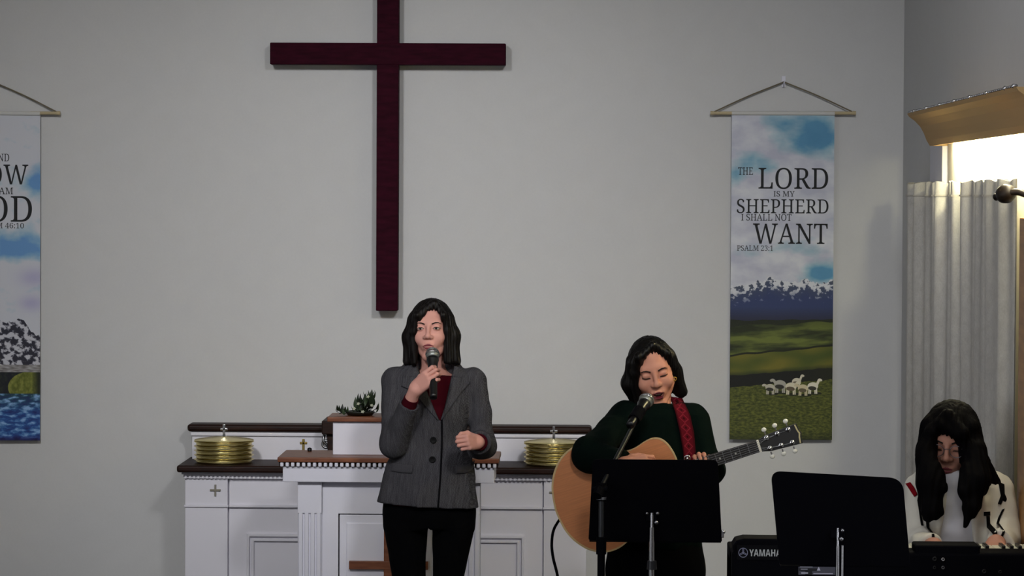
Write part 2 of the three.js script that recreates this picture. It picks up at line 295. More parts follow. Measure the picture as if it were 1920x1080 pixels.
const stillPrint = canvasTexture(564, 1836, (g, W, H) => {
  const blue = [[180, 130, 24, 24, 1.2], [40, 130, 60, 24, 0.5], [150, 250, 80, 28, 1.2], [60, 244, 60, 26, 0.9], [184, 110, 14, 14, 0.4]], pale = [[60, 60, 80, 40, 0.5], [160, 290, 80, 16, 0.6]], lilac = [[176, 306, 26, 16, 0.7], [172, 354, 22, 14, 0.7], [184, 112, 16, 14, 0.6]];
  paint(g, W, H, (x, y) => {
    const ridge = 392 - 20 * Math.exp(-(((x - 80) / 30) ** 2)) - 12 * Math.exp(-(((x - 150) / 12) ** 2)) + 26 * clamp((x - 150) / 38) + 9 * noise(x * 0.12, 1, 4);
    if (y < ridge) { const b = clamp(sum(blue, x, y) - 0.6 * sum(pale, x, y) + 0.4 * fbm(x * 0.03, y * 0.04, 21) - 0.1), c = mix([200, 202, 210], [164, 160, 198], clamp(sum(lilac, x, y))); return mix(c, mix([92, 168, 190], [84, 140, 198], clamp(b)), b * 0.85); }
    if (y < 470) { const n = fbm(x * 0.07 + y * 0.05, y * 0.08 - x * 0.05, 23) * 1.7; return mix([38, 38, 52], [196, 196, 204], clamp(0.5 + n * 1.6)); }
    if (y < 484) return mix([110, 106, 104], [168, 166, 168], clamp(0.5 + noise(x * 0.1, y * 0.3, 3)));
    if (y < 524) { const e = 1 - (((x - 172) / 44) ** 2 + ((y - 512) / 30) ** 2), n = fbm(x * 0.12, y * 0.09, 25); return e > 0 ? mix(mix([86, 94, 24], [130, 134, 60], clamp(0.5 + n)), [24, 30, 16], clamp((x - 172) / 14)) : mix([12, 14, 26], [40, 52, 30], clamp(0.2 + n)); }
    const n = fbm(x * 0.06, y * 0.14, 27), t = (y - 524) / 89; return mix(mix(mix([22, 62, 70], [34, 84, 150], clamp(t * 2.4)), [134, 172, 216], clamp(n * 1.5 + 0.15)), [20, 28, 92], clamp((y - 602) / 8) + clamp(-n * 0.9));
  });
  g.scale(3, 3);
  g.fillStyle = '#0b0c10';
  fit(g, 'BE STILL AND', 30, 131, 75, 89); fit(g, 'KNOW', 20, 166, 95, 132); fit(g, 'THAT I AM', 50, 138, 138, 150); fit(g, 'GOD', 40, 176, 154, 202); fit(g, 'PSALM 46:10', 70, 158, 204, 214);
});
function banner(x0, x1, y0, y1, rodX0, rodX1, rodY, hookX, hookY, print, label) {
  const d = 14.16, a = at(x0, y0, d), b = at(x1, y1, d), w = b.x - a.x, h = a.y - b.y;
  const t = thing('banner', label, 'banner', V(a.x + w / 2, b.y, -d));
  const g = new THREE.BoxGeometry(w, h, 0.0025, 24, 60, 1).translate(a.x + w / 2, a.y - h / 2, -d), p = g.attributes.position;
  for (let i = 0; i < p.count; i++) { const x = p.getX(i), y = p.getY(i); p.setZ(i, p.getZ(i) + 0.006 * noise(x * 3, y * 1.2, x0) + 0.002 * Math.sin(x * 9)); }
  g.computeVertexNormals();
  const pm = mat('#ffffff', 0.75); pm.map = print; pm.map.anisotropy = 4;
  const side = mat('#c9c8c4', 0.8);
  part('cloth', g, [side, side, side, side, pm, side], t);
  const r0 = at(rodX0, rodY, d), r1 = at(rodX1, rodY, d);
  part('dowel', merge([rod(r0, r1, 0.0075), rod(V(r0.x - 0.002, r0.y, r0.z), V(r0.x + 0.012, r0.y, r0.z), 0.009), rod(V(r1.x - 0.012, r1.y, r1.z), V(r1.x + 0.002, r1.y, r1.z), 0.009)]), M.dowel, t);
  part('rod_pocket', rod(V(a.x, r0.y, -d), V(a.x + w, r0.y, -d), 0.0095), side, t);
  const hk = at(hookX, hookY, d + 0.01);
  part('cord', merge([tube([V(r0.x + 0.015, r0.y + 0.006, -d), V((r0.x + hk.x) / 2, (r0.y + hk.y) / 2 + 0.006, -d - 0.01), V(hk.x - 0.008, hk.y, -d - 0.01)], 0.003), tube([V(hk.x - 0.008, hk.y, -d - 0.01), V(hk.x, hk.y + 0.004, -d - 0.01), V(hk.x + 0.008, hk.y, -d - 0.01)], 0.003), tube([V(hk.x + 0.008, hk.y, -d - 0.01), V((r1.x + hk.x) / 2, (r1.y + hk.y) / 2 + 0.006, -d - 0.01), V(r1.x - 0.015, r1.y + 0.006, -d)], 0.003)]), M.cord, t);
  const hook = thing('wall_hook', x0 > 0 ? 'small white wall hook above the shepherd banner' : 'small white wall hook above the mountain lake banner', 'hook', V(hk.x, hk.y - 0.02, -14.2));
  part('back_plate', box(hk.x - 0.009, hk.x + 0.009, hk.y - 0.02, hk.y + 0.03, -14.2, -14.195, 0.002), M.white, hook);
  part('prong', tube([V(hk.x, hk.y - 0.01, -14.195), V(hk.x, hk.y - 0.016, -14.172), V(hk.x, hk.y - 0.004, -14.158), V(hk.x, hk.y + 0.008, -14.156)], 0.003, 12), M.white, hook);
}
banner(1372, 1560, 213, 825, 1333, 1604, 212, 1470, 155, shepherdPrint, 'tall hanging banner with sheep in green hills and shepherd psalm lettering');
banner(-113, 75, 213, 826, -152, 112, 212, -20, 152, stillPrint, 'tall hanging banner with blue mountain lake, cut by the left frame edge');

// ---------------------------------------------------------------- altar against the wall
const altarZ = -13.8, AK = 13.8 / FOCAL;
const ax = (px) => at(px, 900, 13.8).x, ay = (py) => at(723, py, 13.8).y;   // altar front plane
{
  const cx = ax(723), L = ax(347), R = 2 * cx - L;
  const t = thing('altar_table', 'wide white panelled altar with dark wood top against the wall', 'altar', V(cx, 0, -13.95));
  const topY = at(723, 874.5, 13.75).y, topT = 13.5 * AK;
  part('cabinet', box(L + 0.02, R - 0.02, 0, topY - topT, -14.15, altarZ - 0.03), M.whiteWarm, t);
  const overL = at(331, 880, 13.73).x, overR = 2 * cx - overL;
  part('counter', boxUV(box(overL, overR, topY - topT, topY, -14.19, -13.73, 0.01), 2), M.darkwood, t);
  // cornice under the counter
  part('cornice', merge([box(L - 0.012, R + 0.012, topY - topT - 0.012, topY - topT, -14.1, altarZ + 0.03, 0.003), box(L - 0.006, R + 0.006, topY - topT - 0.03, topY - topT - 0.012, -14.1, altarZ + 0.012, 0.003)]), M.whiteWarm, t);
  { const list = []; for (let x = L; x < R; x += 0.0185) list.push(box(x, x + 0.01, topY - topT - 0.029, topY - topT - 0.014, altarZ + 0.01, altarZ + 0.021)); const m = part('dentil_row', merge(list), M.whiteWarm, t); m.userData.kind = 'stuff'; }
  const fy = ay(951);
  const topFront = topY - topT - 0.028;
  for (const s of [-1, 1]) {
    const a = s < 0 ? L : R - (ax(427) - L), b = s < 0 ? ax(427) : R;
    part('pilaster', merge([box(a, b, 0, fy - 0.004, altarZ - 0.05, altarZ, 0.003), box(a, b, fy + 0.004, topFront, altarZ - 0.05, altarZ + 0.002, 0.003), box(a - 0.004, b + 0.004, fy - 0.005, fy + 0.005, altarZ - 0.05, altarZ + 0.01, 0.003)]), M.whiteWarm, t);
    const cp = V(s < 0 ? ax(404) : ax(1040), ay(921), altarZ + 0.002);
    const cr = part('cross_emblem', merge([box(cp.x - 0.004, cp.x + 0.004, cp.y - 0.026, cp.y + 0.024, cp.z, cp.z + 0.006, 0.001), box(cp.x - 0.023, cp.x + 0.023, cp.y - 0.004, cp.y + 0.004, cp.z, cp.z + 0.007, 0.001)]), mat('#8a8578', 0.5, { metalness: 0.3 }), t);
  }
  const pl = ax(427) + 0.006, pr = 2 * cx - pl;
  part('frieze_panel', box(pl, pr, fy + 0.004, topFront, altarZ - 0.05, altarZ - 0.008, 0.003), M.whiteWarm, t);
  part('frieze_moulding', box(pl, pr, fy - 0.005, fy + 0.005, altarZ - 0.04, altarZ + 0.006, 0.003), M.whiteWarm, t);
  part('front_panel', box(pl, pr, 0.08, fy - 0.003, altarZ - 0.05, altarZ - 0.012), M.whiteWarm, t);
  const x0 = ax(463), x1 = 2 * cx - x0;
  part('panel_moulding', merge([frame(x0, x1, 0.14, ay(1003), 0.012, altarZ - 0.014, altarZ + 0.004), frame(x0 + 0.02, x1 - 0.02, 0.16, ay(1003) - 0.02, 0.012, altarZ - 0.014, altarZ + 0.002)]), M.whiteWarm, t);
  part('plinth', box(L - 0.01, R + 0.01, 0, 0.09, -14.1, altarZ + 0.012, 0.004), M.whiteWarm, t);
  // low back with rail
  const rl = at(351, 806, 14.05).x, rr = 2 * cx - rl + 0.0, ry1 = at(723, 798.5, 14.05).y + 0.002, ry0 = at(723, 812.5, 14.05).y + 0.002;
  part('back_board', box(rl + 0.02, rr - 0.02, topY, ry0 + 0.004, -14.16, -14.07), M.whiteWarm, t);
  part('back_moulding', box(rl + 0.012, rr - 0.012, ry0 - 0.02, ry0 - 0.002, -14.14, -14.058, 0.006), M.whiteWarm, t);
  part('back_rail', boxUV(box(rl, rr, ry0, ry1, -14.18, -14.045, 0.013), 2), M.darkwood, t);
  const cl = at(603, 800, 13.9).x, cr2 = 2 * cx - cl, sy1 = at(610, 789, 13.9).y, sy0 = at(610, 815, 13.9).y;
  part('centre_shelf', boxUV(box(cl, cr2, sy0, sy1, -14.18, -13.9, 0.006), 2), M.darkwood, t);
  for (const s of [0, 1]) {
    const px = s ? cr2 - 0.05 : cl + 0.02, b = [[0, 0], [0.03, 0], [0.03, -0.05], [0.022, -0.085], [0.006, -0.085]];
    part('shelf_bracket', prism(b.map(([x, y]) => [px + x, sy0 + y]), -14.06, -13.93, 0.003), M.darkwood, t);
    part('scroll', merge([new THREE.TorusGeometry(0.016, 0.006, 8, 20, 5).translate(px - 0.004, sy0 - 0.045, -13.95), tube([V(px - 0.012, sy0 - 0.004, -13.95), V(px - 0.016, sy0 - 0.03, -13.945), V(px + 0.006, sy0 - 0.058, -13.95), V(px + 0.012, sy0 - 0.082, -13.95)], 0.0065, 20)]), M.steel, t);
  }
  // communion trays: two stacks
  for (const [px, side] of [[420, 'left'], [1038, 'right']]) {
    const c = at(px, 870, 13.88); c.y = topY; const h = 0.0192, names = ['bottom', 'second from bottom', 'middle', 'fourth from bottom', 'top'];
    for (let i = 0; i < 5; i++) {
      const o = V(c.x, c.y + i * h, c.z), q = thing('communion_tray', `round brass communion tray, ${names[i]} of the ${side} stack on the altar`, 'tray', o, 'stacked communion trays');
      part('bowl', lathe([[0.001, 0.002], [0.118, 0.002], [0.121, 0.004], [0.122, 0.0125], [0.119, 0.0155], [0.116, 0.0125], [0.114, 0.006], [0.001, 0.006]], o, 48), M.brass, q);
      part('rim', lathe([[0.117, 0.013], [0.128, 0.0145], [0.131, 0.0165], [0.128, 0.0188], [0.118, 0.0186], [0.117, 0.013]], o, 48), M.brass, q);
    }
    const o = V(c.x, c.y + 5 * h, c.z), q = thing('tray_lid', `domed brass lid with small cross on the ${side} tray stack`, 'lid', o);
    part('dome', lathe([[0.124, 0.0], [0.13, 0.002], [0.128, 0.006], [0.11, 0.01], [0.07, 0.015], [0.03, 0.018], [0.016, 0.02], [0.001, 0.02]], o, 48), M.brass, q);
    part('cross', merge([lathe([[0.014, 0.018], [0.007, 0.024], [0.006, 0.03], [0.001, 0.031]], o, 16), box(o.x - 0.0055, o.x + 0.0055, o.y + 0.026, o.y + 0.071, o.z - 0.004, o.z + 0.004, 0.002), box(o.x - 0.016, o.x + 0.016, o.y + 0.046, o.y + 0.056, o.z - 0.004, o.z + 0.004, 0.002)]), M.chrome, q);
  }
  // small brass standing cross behind the pulpit top
  const c = at(569, 845, 13.95), y1 = at(569, 823, 13.95).y, q = thing('standing_cross', 'small brass cross standing on the altar behind the pulpit top', 'cross', V(c.x, topY, -13.95));
  part('base', lathe([[0.001, 0], [0.034, 0], [0.034, 0.006], [0.026, 0.01], [0.012, 0.02], [0.008, 0.035], [0.001, 0.035]], V(c.x, topY, -13.95), 24), M.gold, q);
  part('cross', merge([box(c.x - 0.0055, c.x + 0.0055, topY + 0.03, y1, -13.955, -13.945, 0.002), box(c.x - 0.016, c.x + 0.016, y1 - 0.024, y1 - 0.013, -13.955, -13.945, 0.002)]), mat('#8d7a45', 0.4, { metalness: 0.8 }), q);
}
// ---------------------------------------------------------------- pulpit in front of the altar
{
  const d = 12.9, k = d / FOCAL, cx = at(727.5, 880, d).x, X = (px) => at(px, 900, d).x, Y = (py) => at(727, py, d).y;
  const t = thing('pulpit', 'white pulpit with fluted pilasters, dentil trim and brown wooden cross', 'pulpit', V(cx, 0, -13.05));
  const capL = X(520), capR = 2 * cx - capL, capT = Y(858.5), capB = Y(868);
  part('top', boxUV(box(capL, capR, capB, capT, -13.27, -12.9, 0.004), 2), M.redwood, t);
  const fB = Y(906), fL = X(529), fR = 2 * cx - fL, zf = -12.925;
  part('frieze', box(fL, fR, fB, capB, -13.24, zf, 0.003), M.white, t);
  for (let i = 0, n = 40; i < n; i++) { const x = capL + 0.006 + (capR - capL - 0.012) * (i + 0.5) / n; part('dentil', box(x - 0.0072, x + 0.0072, capB - 0.019, capB - 0.001, zf - 0.002, -12.905, 0.005), M.white, t); }
  part('dentil_backing', boxUV(box(capL + 0.004, capR - 0.004, capB - 0.019, capB, -13.26, zf + 0.003), 2), M.darkwood, t);
  const bL = X(556), bR = 2 * cx - bL, zb = -12.955;
  part('body', box(bL + 0.004, bR - 0.004, 0.0, fB, -13.22, zb - 0.03), M.white, t);
  for (const s of [0, 1]) {
    const a = s ? bR - 45.5 * k : bL, b = a + 45.5 * k, y1 = Y(966), list = [box(a, b, 0, fB, zb - 0.03, zb - 0.008, 0.003), box(a, b, y1, fB, zb - 0.02, zb, 0.002), box(a, b, 0.0, 0.12, zb - 0.02, zb + 0.006, 0.003)];
    const n = 4, w = (b - a) / n; for (let i = 0; i < n; i++) list.push(box(a + i * w + 0.0035, a + (i + 1) * w - 0.0035, 0.11, y1 + 0.006, zb - 0.02, zb, 0.004));
    part('pilaster', merge(list), M.white, t);
  }
  const il = bL + 45.5 * k, ir = 2 * cx - il;
  part('front_board', merge([box(il, ir, Y(967), fB, zb - 0.034, zb - 0.018), box(il, X(632), 0, Y(967), zb - 0.034, zb - 0.018), box(2 * cx - X(632), ir, 0, Y(967), zb - 0.034, zb - 0.018)]), M.white, t);
  part('raised_panel', merge([box(X(632), 2 * cx - X(632), 0.1, Y(967), zb - 0.034, zb - 0.03), box(X(634), 2 * cx - X(634), 0.1, Y(969), zb - 0.032, zb - 0.024, 0.004), box(X(647), 2 * cx - X(647), 0.13, Y(984), zb - 0.032, zb - 0.019, 0.006)]), M.white, t);
  const zc = zb - 0.019, hw = 9 * k;
  part('cross_emblem', boxUV(merge([box(cx - hw, cx + hw, 0.25, Y(994), zc - 0.002, zc + 0.018, 0.002), box(X(653), 2 * cx - X(653), Y(1071), Y(1055.5), zc - 0.002, zc + 0.02, 0.002)]), 2), M.redwood, t);
  // reading box on top
  const e = 13.03, bx0 = at(624, 820, e).x, bx1 = 2 * at(727.5, 820, e).x - bx0, by0 = capT, by1 = at(660, 790.5, e).y, by2 = at(660, 781.5, e).y;
  const r = thing('reading_desk', 'white reading box with brown wooden top standing on the pulpit', 'lectern', V((bx0 + bx1) / 2, by0, -13.13));
  part('case', box(bx0, bx1, by0, by1, -13.25, -13.03, 0.004), M.white, r);
  part('top', boxUV(box(bx0 - 0.022, bx1 + 0.022, by1, by2, -13.265, -13.012, 0.004), 2), M.redwood, r);
  const kn = at(580.5, 848, 13.2);
  single('black_knob', lathe([[0.001, 0.016], [0.008, 0.014], [0.01, 0.008], [0.008, 0.002], [0.009, 0], [0.001, 0]], V(kn.x, capT, -13.2), 16), M.blackGloss, 'tiny black knob lying on the left of the pulpit top', 'knob');
  // greenery on the box
  const pc = V(at(675, 780, 13.12).x, by2, -13.12);
  const f = thing('flower_arrangement', 'small arrangement of dark green leaves and white flowers on the pulpit', 'plant', pc);
  part('bowl', lathe([[0.001, 0], [0.05, 0], [0.062, 0.014], [0.058, 0.018], [0.05, 0.014], [0.001, 0.012]], pc, 24), mat('#171a15', 0.5), f);
  const leafG = (w, l) => { const g = new THREE.PlaneGeometry(w, l, 4, 8).translate(0, l / 2, 0), p = g.attributes.position; for (let i = 0; i < p.count; i++) { const v = Math.min(1, Math.max(0, p.getY(i) / l)), s = Math.sin(Math.PI * Math.pow(v, 0.7)) * 0.97 + 0.03; p.setX(i, p.getX(i) * s); p.setZ(i, -0.3 * l * v * v + Math.abs(p.getX(i)) * 0.35); } g.computeVertexNormals(); return g; };
  const leaves = [leafG(0.022, 0.055), leafG(0.028, 0.065), leafG(0.018, 0.048)];
  const green = [mat('#101a10', 0.5, { side: 2 }), mat('#1c2a18', 0.5, { side: 2 }), mat('#33432a', 0.5, { side: 2 })];
  const addLeaf = (x, y, z, yaw, tilt, i, s = 1) => { const m = new THREE.Mesh(leaves[i % 3], green[(i * 7) % 3 === 0 ? 2 : i % 2]); m.name = 'leaf'; m.position.set(x - pc.x, y - pc.y, z - pc.z); m.rotation.order = 'YXZ'; m.rotation.set(tilt, yaw, 0); m.scale.setScalar(s); f.add(m); };
  const stems = [];
  for (let i = 0; i < 64; i++) {
    const px = 664 + 48 * rnd() * (0.4 + 0.6 * rnd()), hgt = 0.012 + 0.06 * Math.pow(rnd(), 0.8) * (1 - Math.abs(px - 688) / 42), o = at(px, 780, 13.06 + 0.12 * rnd());
    addLeaf(o.x, by2 + hgt, o.z, rnd() * 6.28, 0.25 + rnd() * 0.9, i, 0.55 + 0.35 * rnd()); stems.push(rod(V(pc.x + (o.x - pc.x) * 0.5, by2 + 0.004, pc.z), V(o.x, by2 + hgt + 0.004, o.z), 0.0016, 0.0012, 5));
  }
  for (const [px, py, yaw, tilt] of [[678, 762, 1.2, 0.5], [686, 752, 0.2, 0.15], [692, 750, -0.5, 0.2], [699, 754, 0.4, 0.35], [704, 765, -1.1, 0.6], [670, 768, 1.5, 0.9]]) { const o = at(px, py, 13.07); addLeaf(o.x, o.y - 0.02, o.z, yaw + Math.PI, tilt, 0, 0.8); stems.push(rod(V(pc.x, by2 + 0.005, pc.z), V(o.x, o.y - 0.018, o.z), 0.0016, 0.0012, 5)); }
  for (let i = 0; i < 15; i++) { const o = at(631 + 20 * rnd(), 780, 13.06 + 0.05 * rnd()); addLeaf(o.x, by2 + 0.002 + 0.018 * rnd(), o.z, rnd() * 6.28, 0.5 + rnd() * 0.8, i, 0.5); stems.push(rod(V(pc.x - 0.05, by2 + 0.01, pc.z), V(o.x, by2 + 0.01, o.z), 0.0014, 0.001, 5)); }
  part('stems', merge(stems), green[0], f);
  for (let i = 0; i < 5; i++) {
    const o = at([664, 672, 680, 690, 697, 704, 708, 668, 686, 700, 706][i], [766, 757, 772, 744, 760, 742, 756, 776, 764, 772, 768][i], 13.05), pet = [];
    for (let k2 = 0; k2 < 5; k2++) pet.push(new THREE.SphereGeometry(0.0042, 8, 6).scale(1, 0.4, 0.6).translate(0.0042, 0, 0).rotateY(k2 * 1.257).rotateX(0.9).translate(o.x, o.y, o.z));
    part('flower', merge(pet), mat('#a9ac98', 0.8), f); }
}

// ---------------------------------------------------------------- smooth solids: signed distance fields meshed by surface nets
const smin = (a, b, k) => { const h = Math.max(k - Math.abs(a - b), 0) / k; return Math.min(a, b) - h * h * k * 0.25; };
function cap(a, b, ra, rb = ra) {
  const dx = b.x - a.x, dy = b.y - a.y, dz = b.z - a.z, L = dx * dx + dy * dy + dz * dz || 1e-9;
  return (x, y, z) => { const px = x - a.x, py = y - a.y, pz = z - a.z, t = Math.min(1, Math.max(0, (px * dx + py * dy + pz * dz) / L)), qx = px - t * dx, qy = py - t * dy, qz = pz - t * dz; return Math.sqrt(qx * qx + qy * qy + qz * qz) - (ra + (rb - ra) * t); };
}
function ell(c, rx, ry, rz) {
  return (x, y, z) => { const a = (x - c.x) / rx, b = (y - c.y) / ry, e = (z - c.z) / rz, k0 = Math.sqrt(a * a + b * b + e * e), k1 = Math.sqrt(a * a / rx / rx + b * b / ry / ry + e * e / rz / rz) || 1e-9; return k0 * (k0 - 1) / k1; };
}
const join = (k, ...fs) => (x, y, z) => { let d = fs[0](x, y, z); for (let i = 1; i < fs.length; i++) d = smin(d, fs[i](x, y, z), k); return d; };
const cut = (f, g, k = 0.004) => (x, y, z) => -smin(-f(x, y, z), g(x, y, z), k);
const plane = (p, n) => { const m = n.clone().normalize(); return (x, y, z) => (x - p.x) * m.x + (y - p.y) * m.y + (z - p.z) * m.z; };
const both = (f, g) => (x, y, z) => Math.max(f(x, y, z), g(x, y, z));
const grow = (f, r) => (x, y, z) => f(x, y, z) - r;
const ripple = (f, fn) => (x, y, z) => { const d = f(x, y, z); return Math.abs(d) < 0.03 ? d - fn(x, y, z) : d; };
function moved(f, m) { const e = m.clone().invert().elements; return (x, y, z) => f(e[0] * x + e[4] * y + e[8] * z + e[12], e[1] * x + e[5] * y + e[9] * z + e[13], e[2] * x + e[6] * y + e[10] * z + e[14]); }
// stacked ellipses: rows [y, half width, half depth, x, z]
function stack(rows) {
  rows = rows.slice().sort((a, b) => a[0] - b[0]); const n = rows.length, v = [0, 0, 0, 0];
  const cr = (a, b, c, d, t) => 0.5 * (2 * b + (c - a) * t + (2 * a - 5 * b + 4 * c - d) * t * t + (3 * b - a - 3 * c + d) * t * t * t);
  return (x, y, z) => {
    const yy = Math.min(rows[n - 1][0], Math.max(rows[0][0], y)); let i = 0; while (i < n - 2 && yy > rows[i + 1][0]) i++;
    const t = (yy - rows[i][0]) / (rows[i + 1][0] - rows[i][0]), A = rows[Math.max(0, i - 1)], B = rows[i], C = rows[i + 1], D = rows[Math.min(n - 1, i + 2)];
    for (let k = 0; k < 4; k++) v[k] = cr(A[k + 1], B[k + 1], C[k + 1], D[k + 1], t);
    const px = (x - v[2]) / v[0], pz = (z - v[3]) / v[1], d = (Math.sqrt(px * px + pz * pz) - 1) * Math.min(v[0], v[1]);
    return Math.max(d, y - rows[n - 1][0], rows[0][0] - y);
  };
}
const CORN = [[0, 0, 0], [1, 0, 0], [0, 1, 0], [1, 1, 0], [0, 0, 1], [1, 0, 1], [0, 1, 1], [1, 1, 1]];
const EDGE = [[0, 1], [2, 3], [4, 5], [6, 7], [0, 2], [1, 3], [4, 6], [5, 7], [0, 4], [1, 5], [2, 6], [3, 7]];
function nets(f, lo, hi, s, opt = {}) {
  const nx = Math.ceil((hi.x - lo.x) / s) + 1, ny = Math.ceil((hi.y - lo.y) / s) + 1, nz = Math.ceil((hi.z - lo.z) / s) + 1;
  const val = new Float32Array(nx * ny * nz), B = 4, half = B * s * 0.5, reach = half * 1.732 * 1.9;
  for (let k = 0; k < nz; k += B) for (let j = 0; j < ny; j += B) for (let i = 0; i < nx; i += B) {
    const d = f(lo.x + i * s + half, lo.y + j * s + half, lo.z + k * s + half), far = Math.abs(d) > reach;
    for (let c = k; c < Math.min(nz, k + B); c++) for (let b = j; b < Math.min(ny, j + B); b++) for (let a = i; a < Math.min(nx, i + B); a++) val[(c * ny + b) * nx + a] = far ? d : f(lo.x + a * s, lo.y + b * s, lo.z + c * s);
  }
  const id = new Int32Array(nx * ny * nz).fill(-1), pos = [], tri = [];
  const off = CORN.map(([a, b, c]) => (c * ny + b) * nx + a);
  for (let k = 0; k < nz - 1; k++) for (let j = 0; j < ny - 1; j++) for (let i = 0; i < nx - 1; i++) {
    const o = (k * ny + j) * nx + i; let m = 0; for (let c = 0; c < 8; c++) if (val[o + off[c]] < 0) m |= 1 << c;
    if (m === 0 || m === 255) continue;
    let x = 0, y = 0, z = 0, n = 0;
    for (const [p, q] of EDGE) { const a = val[o + off[p]], b = val[o + off[q]]; if ((a < 0) === (b < 0)) continue; const t = a / (a - b), P = CORN[p], Q = CORN[q]; x += P[0] + t * (Q[0] - P[0]); y += P[1] + t * (Q[1] - P[1]); z += P[2] + t * (Q[2] - P[2]); n++; }
    id[o] = pos.length / 3; pos.push(lo.x + (i + x / n) * s, lo.y + (j + y / n) * s, lo.z + (k + z / n) * s);
  }
  const dx = 1, dy = nx, dz = nx * ny;
  const quad = (a, b, c, d, flip) => { if (a < 0 || b < 0 || c < 0 || d < 0) return; if (flip) tri.push(a, c, b, a, d, c); else tri.push(a, b, c, a, c, d); };
  for (let k = 1; k < nz - 1; k++) for (let j = 1; j < ny - 1; j++) for (let i = 1; i < nx - 1; i++) {
    const o = (k * ny + j) * nx + i, s0 = val[o] < 0;
    if (s0 !== (val[o + dx] < 0)) quad(id[o - dy - dz], id[o - dz], id[o], id[o - dy], !s0);
    if (s0 !== (val[o + dy] < 0)) quad(id[o - dx - dz], id[o - dx], id[o], id[o - dz], !s0);
    if (s0 !== (val[o + dz] < 0)) quad(id[o - dx - dy], id[o - dy], id[o], id[o - dx], !s0);
  }
  const g = new THREE.BufferGeometry(); g.setAttribute('position', new THREE.Float32BufferAttribute(pos, 3)); g.setIndex(tri); g.computeVertexNormals();
  const uv = new Float32Array(pos.length / 3 * 2), cx = opt.cx ?? 0, cz = opt.cz ?? 0;
  for (let i = 0; i < uv.length / 2; i++) { uv[2 * i] = (pos[3 * i] - cx + 0.55 * (pos[3 * i + 2] - cz)) * 1.1; uv[2 * i + 1] = pos[3 * i + 1]; }
  g.setAttribute('uv', new THREE.BufferAttribute(uv, 2));
  return g;
}
// first surface met when looking along -z from z = from
function surf(f, x, y, from, to) { let z = from; for (let n = 0; n < 200 && z > to; n++) { const d = f(x, y, z); if (d < 0.0006) return z; z -= Math.max(0.0006, d * 0.7); } return z; }
const along = (line, t) => { const q = t * (line.length - 1), i = Math.min(line.length - 2, Math.floor(q)), r = q - i; return [line[i][0] + (line[i + 1][0] - line[i][0]) * r, line[i][1] + (line[i + 1][1] - line[i][1]) * r]; };
// a band of cloth, skin or hair between two lines, laid on a field
function band(A, B, f, from, to, off, thick, nu = 16, nv = 5) {
  const top = [], uv = [];
  for (let i = 0; i <= nu; i++) { const a = along(A, i / nu), b = along(B, i / nu); for (let j = 0; j <= nv; j++) { const r = j / nv, x = a[0] + (b[0] - a[0]) * r, y = a[1] + (b[1] - a[1]) * r; top.push([x, y, surf(f, x, y, from, to) + off]); uv.push(r, i / nu); } }
  const N = top.length, pos = [], idx = []; for (const [x, y, z] of top) pos.push(x, y, z); for (const [x, y, z] of top) pos.push(x, y, z - thick);
  const q = (a, b, c, d) => idx.push(a, b, c, b, d, c);
  for (let i = 0; i < nu; i++) for (let j = 0; j < nv; j++) { const a = i * (nv + 1) + j, b = a + 1, c = a + nv + 1, d = c + 1; q(a, b, c, d); q(N + b, N + a, N + d, N + c); }
  for (let i = 0; i < nu; i++) { const a = i * (nv + 1), c = a + nv + 1; q(N + a, a, N + c, c); const b = a + nv, e = c + nv; q(b, N + b, e, N + e); }
  for (let j = 0; j < nv; j++) { q(j + 1, j, N + j + 1, N + j); const e = nu * (nv + 1) + j; q(e, e + 1, N + e, N + e + 1); }
  let g = new THREE.BufferGeometry(); g.setAttribute('position', new THREE.Float32BufferAttribute(pos, 3)); g.setAttribute('uv', new THREE.Float32BufferAttribute([...uv, ...uv], 2)); g.setIndex(idx);
  g.computeVertexNormals(); 
  const p = g.attributes.position, n = g.attributes.normal; let sum = 0; for (let i = 0; i < N; i++) sum += n.getZ(i); if (sum < 0) { const id2 = g.index.array; for (let i = 0; i < id2.length; i += 3) { const t = id2[i]; id2[i] = id2[i + 1]; id2[i + 1] = t; } g.computeVertexNormals(); }
  return g;
}
